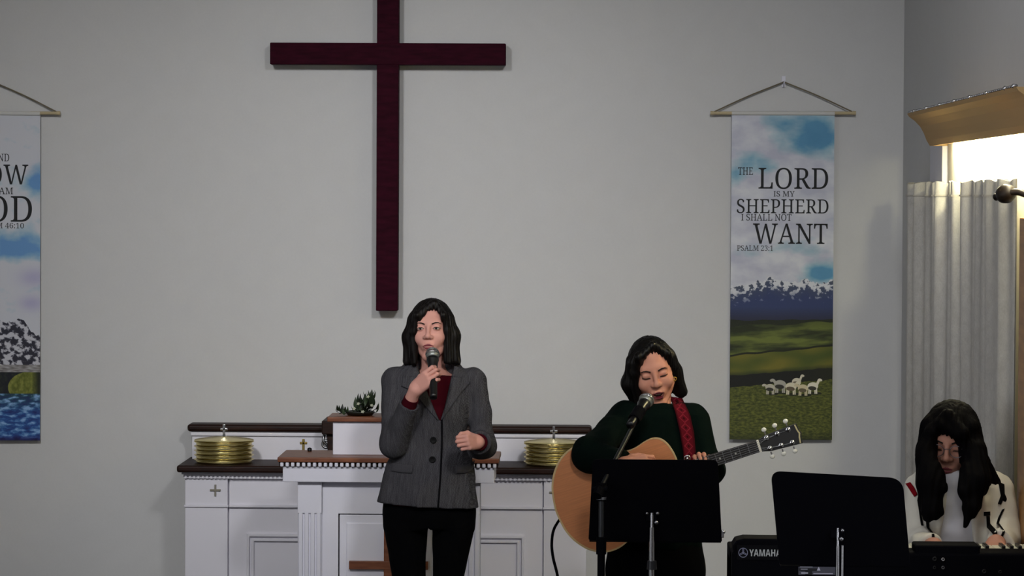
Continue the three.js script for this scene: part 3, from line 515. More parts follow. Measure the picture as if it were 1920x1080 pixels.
// ---------------------------------------------------------------- heads and hands, in their own frames (metres, face towards +z)
function headField(o = {}) {
  const wide = o.wide ?? 1, open = o.open ?? 0;
  let f = join(0.035, ell(V(0, 0.036, -0.014), 0.072, 0.083, 0.092), ell(V(0, -0.03, 0.026), 0.057 * wide, 0.075, 0.06));
  const g = [cap(V(-0.05 * wide, -0.05, 0.0), V(-0.014, -0.098 - open * 0.6, 0.06), 0.02, 0.016), cap(V(0.05 * wide, -0.05, 0.0), V(0.014, -0.098 - open * 0.6, 0.06), 0.02, 0.016), ell(V(0, -0.1 - open * 0.7, 0.066), 0.02, 0.018, 0.018), ell(V(-0.036 * wide, -0.026, 0.058), 0.024, 0.024, 0.022), ell(V(0.036 * wide, -0.026, 0.058), 0.024, 0.024, 0.022), cap(V(-0.034, 0.032, 0.068), V(0.034, 0.032, 0.068), 0.013), ell(V(0, -0.06, 0.074), 0.026, 0.022, 0.018)];
  for (const q of g) f = join(0.018, f, q);
  for (const s of [-1, 1]) f = cut(f, ell(V(s * 0.031, 0.011, 0.091), 0.016, 0.011, 0.014), 0.014);
  f = join(0.009, f, cap(V(0, 0.022, 0.082), V(0, -0.018, 0.1), 0.0065, 0.0085), ell(V(0, -0.021, 0.1), 0.0105, 0.009, 0.0095), ell(V(-0.0125, -0.025, 0.091), 0.0075, 0.0065, 0.008), ell(V(0.0125, -0.025, 0.091), 0.0075, 0.0065, 0.008));
  for (const s of [-1, 1]) f = join(0.006, f, ell(V(s * 0.031, 0.011, 0.076), 0.0145, 0.0105, 0.0095), ell(V(s * 0.073, 0.0, -0.012), 0.009, 0.03, 0.018));
  f = join(0.006, f, cap(V(-0.019, -0.0555, 0.086), V(0.019, -0.0555, 0.086), 0.0045), cap(V(-0.009, -0.0535, 0.091), V(0.009, -0.0535, 0.091), 0.005), cap(V(-0.012, -0.066 - open, 0.088), V(0.012, -0.066 - open, 0.088), 0.0065));
  if (open) f = cut(f, ell(V(0, -0.0605 - open * 0.5, 0.092), 0.017, 0.0035 + open * 0.55, 0.022), 0.003); else f = cut(f, cap(V(-0.02, -0.0603, 0.099), V(0.02, -0.0603, 0.099), 0.003), 0.003);
  for (const s of [-1, 1]) f = cut(f, ell(V(s * 0.006, -0.032, 0.099), 0.003, 0.0022, 0.004), 0.003);
  return join(0.02, f, cap(V(0, -0.06, -0.022), V(0, -0.2, -0.04), 0.05, 0.056));
}
function matrixOf(p, pitch, yaw, roll, s = 1) { return new THREE.Matrix4().compose(p, new THREE.Quaternion().setFromEuler(new THREE.Euler(pitch, yaw, roll, 'YXZ')), V(s, s, s)); }
function handMatrix(p, fingers, palm, s = 1) {
  const y = fingers.clone().normalize(), z = palm.clone().addScaledVector(y, -palm.dot(y)).normalize(), x = y.clone().cross(z);
  return new THREE.Matrix4().makeBasis(x, y, z).scale(V(s, s, s)).setPosition(p);
}
// pose: curl = for index, middle, ring, little the bends of the three joints in degrees; thumb = four points; arm = where the forearm goes (world)
function hand(matrix, left, pose) {
  const R = Math.PI / 180, sx = left ? -1 : 1, L = [[0.041, 0.025, 0.02], [0.045, 0.029, 0.021], [0.042, 0.027, 0.021], [0.033, 0.02, 0.019]], kx = [0.0265, 0.0088, -0.009, -0.026], ky = [0.044, 0.047, 0.044, 0.037];
  const wrist = V(0, -0.046, -0.002);
  let palm = join(0.012, ...[0, 1, 2, 3].map((i) => cap(V(kx[i] * 0.62, -0.038, 0), V(kx[i], ky[i] - 0.006, -0.001), 0.0135, 0.0105)), cap(V(0.02, -0.034, 0.006), V(0.024, 0.0, 0.009), 0.015, 0.012), cap(V(-0.018, -0.03, 0.006), V(-0.024, 0.012, 0.006), 0.013, 0.01));
  const arm = pose.arm.clone().applyMatrix4(matrix.clone().invert()); arm.x *= sx;
  palm = join(0.018, palm, cap(wrist, V(wrist.x + (arm.x - wrist.x) * 0.3, wrist.y + (arm.y - wrist.y) * 0.3, wrist.z + (arm.z - wrist.z) * 0.3), 0.0215, 0.0225), cap(wrist, arm, 0.0215, 0.032));
  const fingers = [];
  for (let i = 0; i < 4; i++) {
    let p = V(kx[i], ky[i] - 0.004, 0), a = 0; const r = [0.0092, 0.0085, 0.0078, 0.0068].map((v) => v * (i === 3 ? 0.88 : 1)), segs = [], spread = (pose.spread ?? 0.05) * [0.9, 0.25, -0.35, -1][i];
    for (let j = 0; j < 3; j++) { a += pose.curl[i][j] * R; const q = V(p.x + L[i][j] * Math.sin(spread) * Math.cos(a), p.y + L[i][j] * Math.cos(a), p.z + L[i][j] * Math.sin(a)); segs.push(cap(p, q, r[j], r[j + 1])); p = q; }
    fingers.push(join(0.003, ...segs));
  }
  const T = pose.thumb, th = join(0.005, cap(T[0], T[1], 0.0135, 0.0108), cap(T[1], T[2], 0.0106, 0.0098), cap(T[2], T[3], 0.0098, 0.0078));
  const f0 = (x, y, z) => { x *= sx; let d = smin(palm(x, y, z), th(x, y, z), 0.01), e = 9; for (const q of fingers) e = Math.min(e, q(x, y, z)); return smin(d, e, 0.005); };
  const lo = V(-0.085, -0.06, -0.085), hi = V(0.085, 0.14, 0.095); lo.min(V(arm.x * sx - 0.05, arm.y - 0.05, arm.z - 0.05)); hi.max(V(arm.x * sx + 0.05, arm.y + 0.05, arm.z + 0.05));
  return nets(f0, lo, hi, 0.0027).applyMatrix4(matrix);
}
const GRIP = { curl: [[25, 72, 60], [26, 72, 60], [28, 72, 58], [30, 68, 55]], thumb: [V(0.022, -0.03, 0.008), V(0.036, -0.002, 0.026), V(0.04, 0.022, 0.046), V(0.032, 0.048, 0.054)] };
const FIST = { curl: [[62, 95, 70], [66, 96, 70], [70, 96, 70], [74, 94, 68]], thumb: [V(0.024, -0.03, 0.008), V(0.044, -0.004, 0.022), V(0.042, 0.026, 0.036), V(0.024, 0.042, 0.05)] };
const LOOSE = { curl: [[32, 40, 28], [36, 44, 30], [40, 46, 30], [42, 44, 28]], thumb: [V(0.024, -0.03, 0.008), V(0.042, -0.004, 0.02), V(0.046, 0.024, 0.03), V(0.044, 0.046, 0.036)] };
const skinMat = (c) => mat(c, 0.55, { specularIntensity: 0.4, sheen: 0.2, sheenColor: new THREE.Color('#c86a50'), sheenRoughness: 0.6 });
// features laid on a face: brows, lips, lashes, eyes
function face(person, f, m, o) {
  const from = 0.16, to = 0.02, bd = (A, B, off, th, nu = 12, nv = 3) => band(A, B, f, from, to, off, th, nu, nv).applyMatrix4(m);
  for (const s of [-1, 1]) {
    const q = o.brow ?? 0, A = [[s * 0.014, 0.029 + q], [s * 0.028, 0.0345 + q], [s * 0.04, 0.034 + q], [s * 0.05, 0.026 + q]], B = [[s * 0.014, 0.024 + q], [s * 0.028, 0.0298 + q], [s * 0.04, 0.0308 + q], [s * 0.05, 0.0255 + q]];
    part('eyebrow', bd(A, B, 0.0012, 0.0025), o.browMat, person);
    const lid = o.closed ? 0.006 : 0.014;
    part('eyelashes', bd([[s * 0.0175, lid - 0.004], [s * 0.025, lid + 0.001 - (o.closed ? 0.003 : 0)], [s * 0.034, lid + 0.0015 - (o.closed ? 0.003 : 0)], [s * 0.046, lid - 0.003 + (o.closed ? 0.001 : 0)]], [[s * 0.0175, lid - 0.0055], [s * 0.025, lid - 0.0022 - (o.closed ? 0.0035 : 0)], [s * 0.034, lid - 0.002 - (o.closed ? 0.0035 : 0)], [s * 0.047, lid - 0.005]], 0.0018, 0.003), o.browMat, person);
    if (!o.closed) {
      const e = part('eye', bd([[s * 0.019, 0.0105], [s * 0.026, 0.0135], [s * 0.035, 0.0135], [s * 0.0435, 0.0105]], [[s * 0.019, 0.0085], [s * 0.026, 0.0055], [s * 0.035, 0.0052], [s * 0.0435, 0.0085]], 0.0008, 0.002, 12, 4), o.eyeMat, person);
      const ix = s * 0.031 + (o.look ?? 0); part('iris', bd([[ix - 0.0048, 0.0095], [ix - 0.0025, 0.0137], [ix + 0.0025, 0.0137], [ix + 0.0048, 0.0095]], [[ix - 0.0048, 0.0094], [ix - 0.0025, 0.0055], [ix + 0.0025, 0.0055], [ix + 0.0048, 0.0094]], 0.0016, 0.002, 8, 4), o.browMat, e);
    }
  }
  const w = o.mouth ?? 0.022, op = o.open ?? 0;
  part('lips', merge([bd([[-w, -0.0585], [-w * 0.5, -0.053], [-0.003, -0.0495], [0, -0.0508], [0.003, -0.0495], [w * 0.5, -0.053], [w, -0.0585]], [[-w, -0.0592], [-w * 0.5, -0.0595], [0, -0.0592], [w * 0.5, -0.0595], [w, -0.0592]], 0.0008, 0.003, 18, 4), bd([[-w * 0.95, -0.06 - op * 0.3], [-w * 0.5, -0.0622 - op * 0.95], [0, -0.0628 - op], [w * 0.5, -0.0622 - op * 0.95], [w * 0.95, -0.06 - op * 0.3]], [[-w * 0.95, -0.061 - op * 0.4], [-w * 0.5, -0.0695 - op], [0, -0.0725 - op], [w * 0.5, -0.0695 - op], [w * 0.95, -0.061 - op * 0.4]], 0.0008, 0.003, 18, 4)]), o.lipMat, person);
}
const irisMat = mat('#120a06', 0.4), browDark = mat('#1a0d08', 0.9), eyeWhite = mat('#b9aaa0', 0.4), lipRose = mat('#7a3038', 0.5), lipRed = mat('#5c1020', 0.5);
// strands: ridges that run down the hair
const strands = (f, inv, amp) => ripple(f, (x, y, z) => { const a = Math.atan2(x - inv.x, z - inv.z); return amp * (Math.sin(a * 46 + 5 * noise(x * 9, y * 5, z * 9)) * 0.6 + noise(x * 60, y * 9, z * 60)); });
// folds in cloth
const folds = (f, amp, sx = 18, sy = 9) => ripple(f, (x, y, z) => amp * (noise(x * sx, y * sy + x * 4, z * sx) + 0.45 * noise(x * sx * 2.3, y * sy * 2, z * sx * 2.3 + 7)));

// ---------------------------------------------------------------- handheld microphone: tip = centre of the grille, tail = lower end
function microphone(label, tip, tail, len) {
  const dir = tail.clone().sub(tip).normalize(), q = new THREE.Quaternion().setFromUnitVectors(V(0, -1, 0), dir);
  const t = thing('microphone', label, 'microphone', tip.clone().addScaledVector(dir, len * 0.5));
  const set = (g) => g.applyQuaternion(q).translate(tip.x, tip.y, tip.z);
  const rings = []; for (let i = 0; i < 9; i++) { const y = -0.018 + i * 0.0045; rings.push(new THREE.TorusGeometry(Math.sqrt(Math.max(1e-5, 0.0262 * 0.0262 - y * y)), 0.0011, 6, 28).rotateX(Math.PI / 2).translate(0, y, 0)); }
  for (let i = 0; i < 12; i++) rings.push(new THREE.TorusGeometry(0.0262, 0.0009, 6, 28).rotateY(i * Math.PI / 12));
  part('grille', set(merge([lathe([[0.001, 0.0252], [0.012, 0.0225], [0.0205, 0.0148], [0.0252, 0.002], [0.0248, -0.01], [0.021, -0.022], [0.001, -0.022]], V(0, 0, 0), 28), ...rings])), mat('#8d908c', 0.4, { metalness: 0.7 }), t);
  part('band', set(lathe([[0.001, 0.004], [0.0275, 0.004], [0.0282, 0.0], [0.0275, -0.004], [0.001, -0.004]], V(0, 0, 0), 32)), M.chrome, t);
  part('handle', set(lathe([[0.001, -0.02], [0.0235, -0.02], [0.0238, -0.03], [0.02, -0.042], [0.0175, -0.08], [0.0145, -len + 0.012], [0.0138, -len], [0.001, -len - 0.001]], V(0, 0, 0), 28)), M.blackGloss, t);
  return { dir };
}
const cloth = (c, extra) => mat(c, 0.95, { specularIntensity: 0.15, ...extra });
const shoeAt = (p, toe) => { const f = join(0.02, ell(V(p.x, 0.035, p.z + 0.03), 0.038, 0.035, 0.075), ell(V(p.x, 0.028, p.z + toe), 0.04, 0.027, 0.06), cap(V(p.x, 0.06, p.z - 0.02), V(p.x, 0.1, p.z - 0.02), 0.035)); return nets(both(f, (x, y) => 0.002 - y), V(p.x - 0.07, -0.01, p.z - 0.1), V(p.x + 0.07, 0.16, p.z + 0.2), 0.008); };

// ---------------------------------------------------------------- woman in the grey blazer
{
  const D = 12.5, P = (x, y, d = D) => at(x, y, d), X = (px) => P(px, 800).x, Y = (py) => P(808, py).y, k = D / FOCAL;
  const person = thing('person', 'standing woman in grey blazer and black trousers singing into a handheld microphone', 'person', V(X(806), 0, -D));
  const skin = skinMat('#cc9588'), hm = matrixOf(P(809, 621), -0.05, -0.1, 0.03), hf = headField({ wide: 0.96 });
  // microphone first, the hand closes on it
  const tip = P(811, 664, 12.335), tail = P(813, 752, 12.21); const mic = microphone('black handheld microphone with silver grille held by the woman in the grey blazer', tip, tail, 0.2);
  const axis = mic.dir.clone().negate();
  const eR = P(738, 832, 12.42), sR = P(742, 714), sL = P(889, 714), eL = P(905, 834, 12.5), wrist = V(0, -0.046, -0.002);
  const grab = tip.clone().addScaledVector(mic.dir, 0.1), fy = V(0.66, 0.62, 0.42).normalize(), fz = V(0.5, 0.05, -0.86);
  const fzo = fz.clone().addScaledVector(fy, -fz.dot(fy)).normalize(), sH = 0.9;
  const hR = handMatrix(grab.clone().addScaledVector(fy, -0.05 * sH).addScaledVector(fzo, -0.028 * sH), fy, fzo, sH);
  const hL = handMatrix(P(886, 829, 12.235), V(-0.5, 0.06, 0.86), V(-0.84, -0.2, -0.5), sH * 0.97);
  const wR = wrist.clone().applyMatrix4(hR).lerp(eR, 0.2), wL = wrist.clone().applyMatrix4(hL).lerp(eL, 0.12);
  const core = join(0.03, cap(V(X(770), Y(725), -D), V(X(856), Y(725), -D), 0.05), ell(V(X(808), Y(790), -D), 0.12, 0.2, 0.085), ell(V(X(806), Y(930), -D), 0.14, 0.12, 0.09), cap(P(762, 975), P(770, 1090), 0.065, 0.045), cap(P(770, 1090), P(772, 1285), 0.045, 0.032), cap(P(849, 975), P(838, 1090), 0.065, 0.042), cap(P(838, 1090), P(838, 1285), 0.042, 0.032), cap(sR, eR, 0.04, 0.034), cap(eR, wR, 0.034, 0.024), cap(sL, eL, 0.04, 0.034), cap(eL, wL, 0.034, 0.024), moved(cap(V(0, -0.1, -0.025), V(0, -0.22, -0.045), 0.05, 0.06), hm));
  part('body', merge([nets(hf, V(-0.1, -0.15, -0.13), V(0.1, 0.14, 0.13), 0.0024).applyMatrix4(hm), nets(core, V(X(690), 0.02, -D - 0.2), V(X(940), Y(640), -D + 0.32), 0.012), hand(hR, false, { ...GRIP, arm: wR.clone().lerp(eR, 0.35) }), hand(hL, true, { ...FIST, arm: wL.clone().lerp(eL, 0.35) })]), skin, person);
  face(person, hf, hm, { browMat: browDark, eyeMat: eyeWhite, lipMat: lipRose, look: 0.0 });
  // hair: parted bob to the shoulders
  const hairL = (() => {
    let f = join(0.03, ell(V(0, 0.036, -0.014), 0.084, 0.094, 0.103), ell(V(0, -0.03, -0.05), 0.092, 0.12, 0.062));
    for (const s of [-1, 1]) f = join(0.03, f, cap(V(s * 0.066, 0.04, 0.012), V(s * 0.083, -0.02, 0.01), 0.024, 0.026), cap(V(s * 0.083, -0.02, 0.01), V(s * 0.088, -0.115, 0.014), 0.026, 0.025));
    f = join(0.012, f, cap(V(0.018, 0.108, 0.055), V(-0.044, 0.062, 0.072), 0.013, 0.015), cap(V(-0.044, 0.062, 0.072), V(-0.062, 0.0, 0.062), 0.015, 0.015), cap(V(0.024, 0.108, 0.05), V(0.055, 0.06, 0.06), 0.013, 0.013), cap(V(0.055, 0.06, 0.06), V(0.066, 0.0, 0.045), 0.013, 0.014), cap(V(-0.062, 0.0, 0.06), V(-0.063, -0.12, 0.05), 0.015, 0.016), cap(V(0.066, 0, 0.045), V(0.068, -0.12, 0.04), 0.014, 0.016), cap(V(0.092, -0.1, 0.005), V(0.108, -0.13, 0.02), 0.014, 0.006));
    f = cut(f, (x, y, z) => Math.max((Math.sqrt(((x - 0.006 - 0.12 * Math.max(0, y)) / 0.05) ** 2 + ((y + 0.03) / 0.112) ** 2) - 1) * 0.05, 0.02 - z), 0.008); f = cut(f, cap(V(0.003, -0.1, 0.06), V(0.003, -0.25, 0.07), 0.045), 0.01);
    f = cut(f, cap(V(0.021, 0.139, 0.06), V(0.018, 0.146, -0.03), 0.006), 0.008);
    return both(f, (x, y, z) => -0.132 + 0.008 * noise(x * 40, z * 40, 2) - y);
  })();
  const hair = mat('#0a0605', 0.5, { specularIntensity: 0.35 });
  part('hair', nets(strands(hairL, V(0.02, 0, -0.02), 0.0022), V(-0.15, -0.16, -0.15), V(0.15, 0.16, 0.13), 0.003).applyMatrix4(hm), hair, person);
  // blouse
  const red = cloth('#3c0712');
  const rows = [[694, 60, 0.06, 810], [704, 82, 0.08, 811], [740, 76, 0.108, 810], [775, 71, 0.122, 809], [828, 66, 0.106, 809], [883, 84, 0.125, 807], [920, 92, 0.138, 804], [955, 98, 0.148, 802]].map(([py, a, b, cx]) => [Y(py), a * k, b, X(cx), -D]);
  const torso = stack(rows);
  part('blouse', nets(join(0.02, grow(torso, -0.02), moved(both(cap(V(0, -0.15, -0.03), V(0, -0.22, -0.04), 0.066, 0.08), plane(V(0, -0.2, 0), V(0, 1, -0.7))), hm)), V(X(700), Y(950), -D - 0.2), V(X(920), Y(670), -D + 0.2), 0.007), red, person);
  // blazer
  const along2 = (a, b, t) => a.clone().lerp(b, t);
  const cuff = (e, w, r0, r1, over) => { const n = w.clone().sub(e); return both(cap(e, along2(e, w, 1.2), r0, r1), plane(along2(e, w, over), n)); };
  const sleeves = join(0.03, cap(V(X(740), Y(713), -D), V(X(886), Y(714), -D), 0.043), cap(sR, eR, 0.052, 0.05), cuff(eR, wR, 0.052, 0.036, 0.93), cap(sL, P(900, 775), 0.05, 0.04), cap(P(900, 775), eL, 0.04, 0.05), cuff(eL, wL, 0.051, 0.044, 0.95));
  let coat = join(0.014, torso, sleeves, cap(V(X(772), Y(694), -D - 0.01), V(X(848), Y(695), -D - 0.01), 0.04), moved(cap(V(-0.045, -0.155, -0.05), V(0.045, -0.155, -0.05), 0.03), hm));
  coat = folds(coat, 0.0055, 15, 9);
  coat = ripple(coat, (x, y, z) => y < Y(860) ? 0.006 * Math.min(1, (Y(860) - y) / 0.12) * Math.sin(x * 34 + z * 20 + 2 * noise(x * 6, 0, z * 6)) : 0);
  const coatFull = coat;
  const wedge = (x, y, z) => { const t = Math.min(1, Math.max(0, (Y(676) - y) / (Y(676) - Y(783)))), l = X(778) + (X(825) - X(778)) * t, r = X(853) + (X(831) - X(853)) * t; return Math.max(l - x, x - r, Y(785) - y, (-D + 0.0) - z); };
  coat = cut(coat, wedge, 0.006);
  coat = both(coat, (x, y, z) => (P(802, 945.5).y - 0.055 * (x - X(802))) - y);
  for (const [w, e] of [[wR, eR], [wL, eL]]) { const n = w.clone().sub(e).normalize(); coat = cut(coat, cap(w.clone().addScaledVector(n, -0.03), w.clone().addScaledVector(n, 0.08), 0.03), 0.004); }
  const weave = noiseTexture(256, (() => { const col = []; for (let i = 0; i < 256; i++) col.push(0.5 + 0.5 * (rnd() - 0.5)); return (i, j) => { const h = ((i % 16 < 8 ? i + j : i - j + 512) % 8 < 4 ? 1 : -1) * 7, v = 64 + 34 * (col[i] - 0.5) + h + 26 * (rnd() - 0.5) + 16 * noise(i * 0.3, j * 0.035, 1); return [v, v - 1, v + 3]; }; })());
  weave.repeat.set(7, 2.6);
  const tweed = cloth('#ffffff'); tweed.map = weave; tweed.bumpMap = weave; tweed.bumpScale = 0.0003;
  const blazer = part('blazer', nets(coat, V(X(690), Y(962), -D - 0.24), V(X(945), Y(660), -D + 0.32), 0.0052, { cx: X(808), cz: -D }), tweed, person);
  const F = -D + 0.4, T = -D - 0.1, S = (pts) => pts.map(([x, y]) => [X(x), Y(y)]);
  const bandW = (A, B, off, th, nu, nv) => band(S(A), S(B), coatFull, F, T, off, th, nu, nv);
  const lapel = (A, B) => { const g = bandW(A, B, 0.007, 0.008, 24, 8), u = g.attributes.uv, p = g.attributes.position; for (let i = 0; i < u.count; i++) u.setXY(i, (p.getX(i) - X(808) + 0.55 * (p.getZ(i) + D)) * 1.1 + 0.4, p.getY(i)); return g; };
  part('lapel', lapel([[780, 684], [792, 712], [809, 748], [825, 782]], [[757, 694], [754, 722], [775, 730], [823, 783]]), tweed, blazer);
  part('lapel', lapel([[852, 684], [849, 712], [840, 748], [829, 782]], [[874, 696], [882, 716], [866, 734], [831, 783]]), tweed, blazer);
  part('collar', lapel([[780, 684], [783, 693], [787, 702]], [[768, 690], [762, 698], [759, 706]]), tweed, blazer);
  part('collar', lapel([[853, 684], [851, 694], [848, 703]], [[863, 691], [870, 699], [876, 707]]), tweed, blazer);
  part('front_edge', bandW([[829, 783], [829, 830], [827, 890], [823, 947]], [[832.5, 783], [832.5, 830], [830.5, 890], [826.5, 947]], 0.0015, 0.006, 30, 1), cloth('#0c0c0f'), blazer);
  for (const [px, py] of [[815, 821], [813.5, 857]]) { const z = surf(coatFull, X(px), Y(py), F, T); part('button', lathe([[0.001, 0.004], [0.007, 0.004], [0.0115, 0.0062], [0.013, 0.004], [0.0125, 0.0], [0.001, 0]], V(0, 0, 0), 20).rotateX(Math.PI / 2).translate(X(px), Y(py), z + 0.0005), mat('#050506', 0.6, { specularIntensity: 0.3 }), blazer); }
  part('pocket_flap', bandW([[737, 866], [756, 867], [777, 868]], [[735, 880], [756, 882], [776, 882.5]], 0.006, 0.006, 10, 3), tweed, blazer);
  part('pocket_flap', bandW([[856, 868], [872, 868], [889, 866]], [[857, 883], [873, 883], [890, 880]], 0.006, 0.006, 10, 3), tweed, blazer);
  for (const [w, e, r] of [[wR, eR, 0.029], [wL, eL, 0.033]]) { const n = w.clone().sub(e).normalize(); part('blouse_cuff', merge([rod(w.clone().addScaledVector(n, -0.05), w.clone().addScaledVector(n, 0.012), r + 0.002, r, 24)]), red, person); }
  // trousers and shoes
  const tr = folds(join(0.014, stack([[Y(990), 81 * k, 0.1, X(806), -D], [Y(965), 88 * k, 0.115, X(805), -D], [Y(925), 84 * k, 0.12, X(805), -D], [Y(900), 76 * k, 0.11, X(806), -D]].map((r) => r)), cap(P(761, 985), P(768, 1090), 0.087, 0.064), cap(P(768, 1090), P(773, 1292), 0.064, 0.055), cap(P(850, 985), P(839, 1090), 0.085, 0.058), cap(P(839, 1090), P(838, 1292), 0.058, 0.053)), 0.004, 14, 7);
  const gap = cap(P(806, 996), P(806, 1300), 0.004, 0.02);
  part('trousers', nets(cut(both(tr, (x, y) => 0.05 - y), (x, y, z) => { const t = (Y(984) - y); return t < 0 ? 1 : Math.abs(x - X(806)) - 0.003 - Math.min(0.011, t * 0.09); }, 0.004), V(X(695), 0.03, -D - 0.2), V(X(915), Y(890), -D + 0.2), 0.007), cloth('#030305'), person);
  for (const px of [772, 838]) part('shoe', shoeAt(V(X(px), 0, -D), 0.11), mat('#0a0809', 0.4), person);
}

// ---------------------------------------------------------------- acoustic guitar: own frame s along the strings from the tail, v across, w out of the top
const GT = at(1041, 957, 11.34), GU = at(1421, 837, 11.34).sub(GT).normalize(), GW = V(-0.02, 0.06, 1).normalize(); GW.addScaledVector(GU, -GW.dot(GU)).normalize();
const GV = GW.clone().cross(GU), GM = new THREE.Matrix4().makeBasis(GU, GV, GW).setPosition(GT);
const NUT = 0.754;
{
  const t = thing('acoustic_guitar', 'natural wood acoustic guitar held by the woman in dark green behind the music stand', 'guitar', GT.clone());
  const put = (n, g, m, p = t, l) => part(n, g.applyMatrix4(GM), m, p, l);
  const half = [[0, 0], [0.004, 0.04], [0.014, 0.085], [0.035, 0.128], [0.07, 0.168], [0.115, 0.192], [0.16, 0.198], [0.205, 0.186], [0.25, 0.157], [0.285, 0.133], [0.31, 0.125], [0.34, 0.127], [0.375, 0.137], [0.405, 0.141], [0.432, 0.132], [0.452, 0.108], [0.464, 0.07], [0.468, 0.03], [0.469, 0]];
  const curve = new THREE.SplineCurve([...half.map(([a, b]) => new THREE.Vector2(a, b)), ...half.slice(1, -1).reverse().map(([a, b]) => new THREE.Vector2(a, -b)), new THREE.Vector2(0, 0)]);
  const pts = curve.getPoints(160), inner = pts.map((p) => new THREE.Vector2(0.235 + (p.x - 0.235) * 0.975, p.y * 0.972));
  const slab = (poly, z0, z1, bev, holes = []) => { const s = new THREE.Shape(poly); for (const h of holes) s.holes.push(h); return new THREE.ExtrudeGeometry(s, { depth: z1 - z0 - 2 * bev, bevelEnabled: bev > 0, bevelSize: bev, bevelThickness: bev, bevelSegments: 2, bevelOffset: -bev, curveSegments: 32 }).translate(0, 0, z0 + bev); };
  const side = mat('#a86c42', 0.35), top = mat('#ffffff', 0.35);
  top.map = noiseTexture(128, (i, j) => { const v = 0.96 + 0.07 * noise(i * 0.02, j * 0.7, 2) + 0.03 * noise(i * 0.05, j * 2.2, 5); return [202 * v, 130 * v, 82 * v]; });
  put('body_sides', slab(pts, -0.105, -0.002, 0.004), side);
  const hole = new THREE.Path(); hole.absarc(0.325, 0, 0.05, 0, Math.PI * 2, true);
  put('soundboard', boxUV(slab(inner, -0.003, 0.0005, 0.0, [hole]), 3), top);
  const ring = new THREE.Path(inner.slice().reverse());
  put('binding', slab(pts.map((p) => new THREE.Vector2(0.235 + (p.x - 0.235) * 1.003, p.y * 1.003)), -0.005, 0.0012, 0.001, [ring]), mat('#c4a878', 0.4));
  put('rosette', new THREE.RingGeometry(0.052, 0.062, 48).translate(0.325, 0, 0.0012), mat('#2a1a10', 0.4));
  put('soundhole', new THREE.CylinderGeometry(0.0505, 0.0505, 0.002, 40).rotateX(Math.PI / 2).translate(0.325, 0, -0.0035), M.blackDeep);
  put('bridge', slab([[0.16, -0.075], [0.182, -0.075], [0.19, -0.03], [0.19, 0.03], [0.182, 0.075], [0.16, 0.075], [0.153, 0.03], [0.153, -0.03]].map(([a, b]) => new THREE.Vector2(a, b)), 0, 0.009, 0.002), mat('#1a0e0a', 0.5));
  put('pickguard', slab([[0.26, -0.06], [0.3, -0.058], [0.35, -0.05], [0.355, -0.075], [0.31, -0.105], [0.27, -0.09]].map(([a, b]) => new THREE.Vector2(a, b)), 0, 0.0016, 0.0004), mat('#140b08', 0.3));
  const W0 = 0.026, W1 = 0.021, wAt = (s) => W0 + (W1 - W0) * (s - 0.39) / (NUT - 0.39);
  put('neck', merge([slab([[0.44, -0.025], [NUT, -W1], [NUT, W1], [0.44, 0.025]].map(([a, b]) => new THREE.Vector2(a, b)), -0.018, 0.0, 0.004), box(0.42, 0.475, -0.024, 0.024, -0.09, -0.002, 0.006)]), mat('#5a3420', 0.45));
  put('fretboard', slab([[0.385, -W0], [NUT, -W1], [NUT, W1], [0.385, W0]].map(([a, b]) => new THREE.Vector2(a, b)), 0.0, 0.006, 0.0008), mat('#15100e', 0.5));
  const L = 0.615; for (let i = 1; i <= 16; i++) { const s = NUT - L + L / Math.pow(2, i / 12); if (s > 0.39) put('fret', rod(V(s, -wAt(s) + 0.001, 0.0062), V(s, wAt(s) - 0.001, 0.0062), 0.0015, 0.0015, 6), M.chrome); }
  for (const i of [3, 5, 7, 9]) { const s = NUT - L + L / Math.pow(2, (i - 0.5) / 12); put('inlay', new THREE.CylinderGeometry(0.0034, 0.0034, 0.001, 14).rotateX(Math.PI / 2).translate(s, 0, 0.0063), mat('#b9b9b0', 0.3)); }
  put('nut', box(NUT, NUT + 0.0085, -W1 - 0.001, W1 + 0.001, -0.002, 0.0085, 0.001), mat('#ece8da', 0.4));
  const E = NUT + 0.0085;
  put('headstock', slab([[E, -0.022], [E + 0.03, -0.03], [E + 0.146, -0.037], [E + 0.149, -0.012], [E + 0.154, 0], [E + 0.149, 0.012], [E + 0.146, 0.037], [E + 0.03, 0.03], [E, 0.022]].map(([a, b]) => new THREE.Vector2(a, b)), -0.015, 0.001, 0.002), mat('#17171a', 0.4));
  put('headstock_binding', slab([[E + 0.136, -0.034], [E + 0.141, -0.034], [E + 0.1445, -0.012], [E + 0.149, 0], [E + 0.1445, 0.012], [E + 0.141, 0.034], [E + 0.136, 0.034], [E + 0.139, 0.012], [E + 0.143, 0], [E + 0.139, -0.012]].map(([a, b]) => new THREE.Vector2(a, b)), 0.0005, 0.002, 0.0005), mat('#b8ae84', 0.4));
  for (let i = 0; i < 3; i++) for (const s of [-1, 1]) {
    const x = E + 0.03 + i * 0.041, y = s * (0.0195 + i * 0.0022), edge = s * (0.0325 + i * 0.003);
    const peg = put('tuning_peg', merge([lathe([[0.001, 0.008], [0.0035, 0.008], [0.0035, 0.002], [0.0085, 0.0025], [0.009, 0], [0.001, 0]], V(0, 0, 0), 16).rotateX(Math.PI / 2).translate(x, y, 0.001), rod(V(x, edge, -0.01), V(x, edge + s * 0.012, -0.01), 0.0026, 0.0026, 8)]), M.chrome);
    put('button', new THREE.SphereGeometry(0.0092, 14, 10).scale(1, 0.9, 0.5).translate(x, edge + s * 0.017, -0.01), mat('#d8d8d0', 0.25), peg);
  }
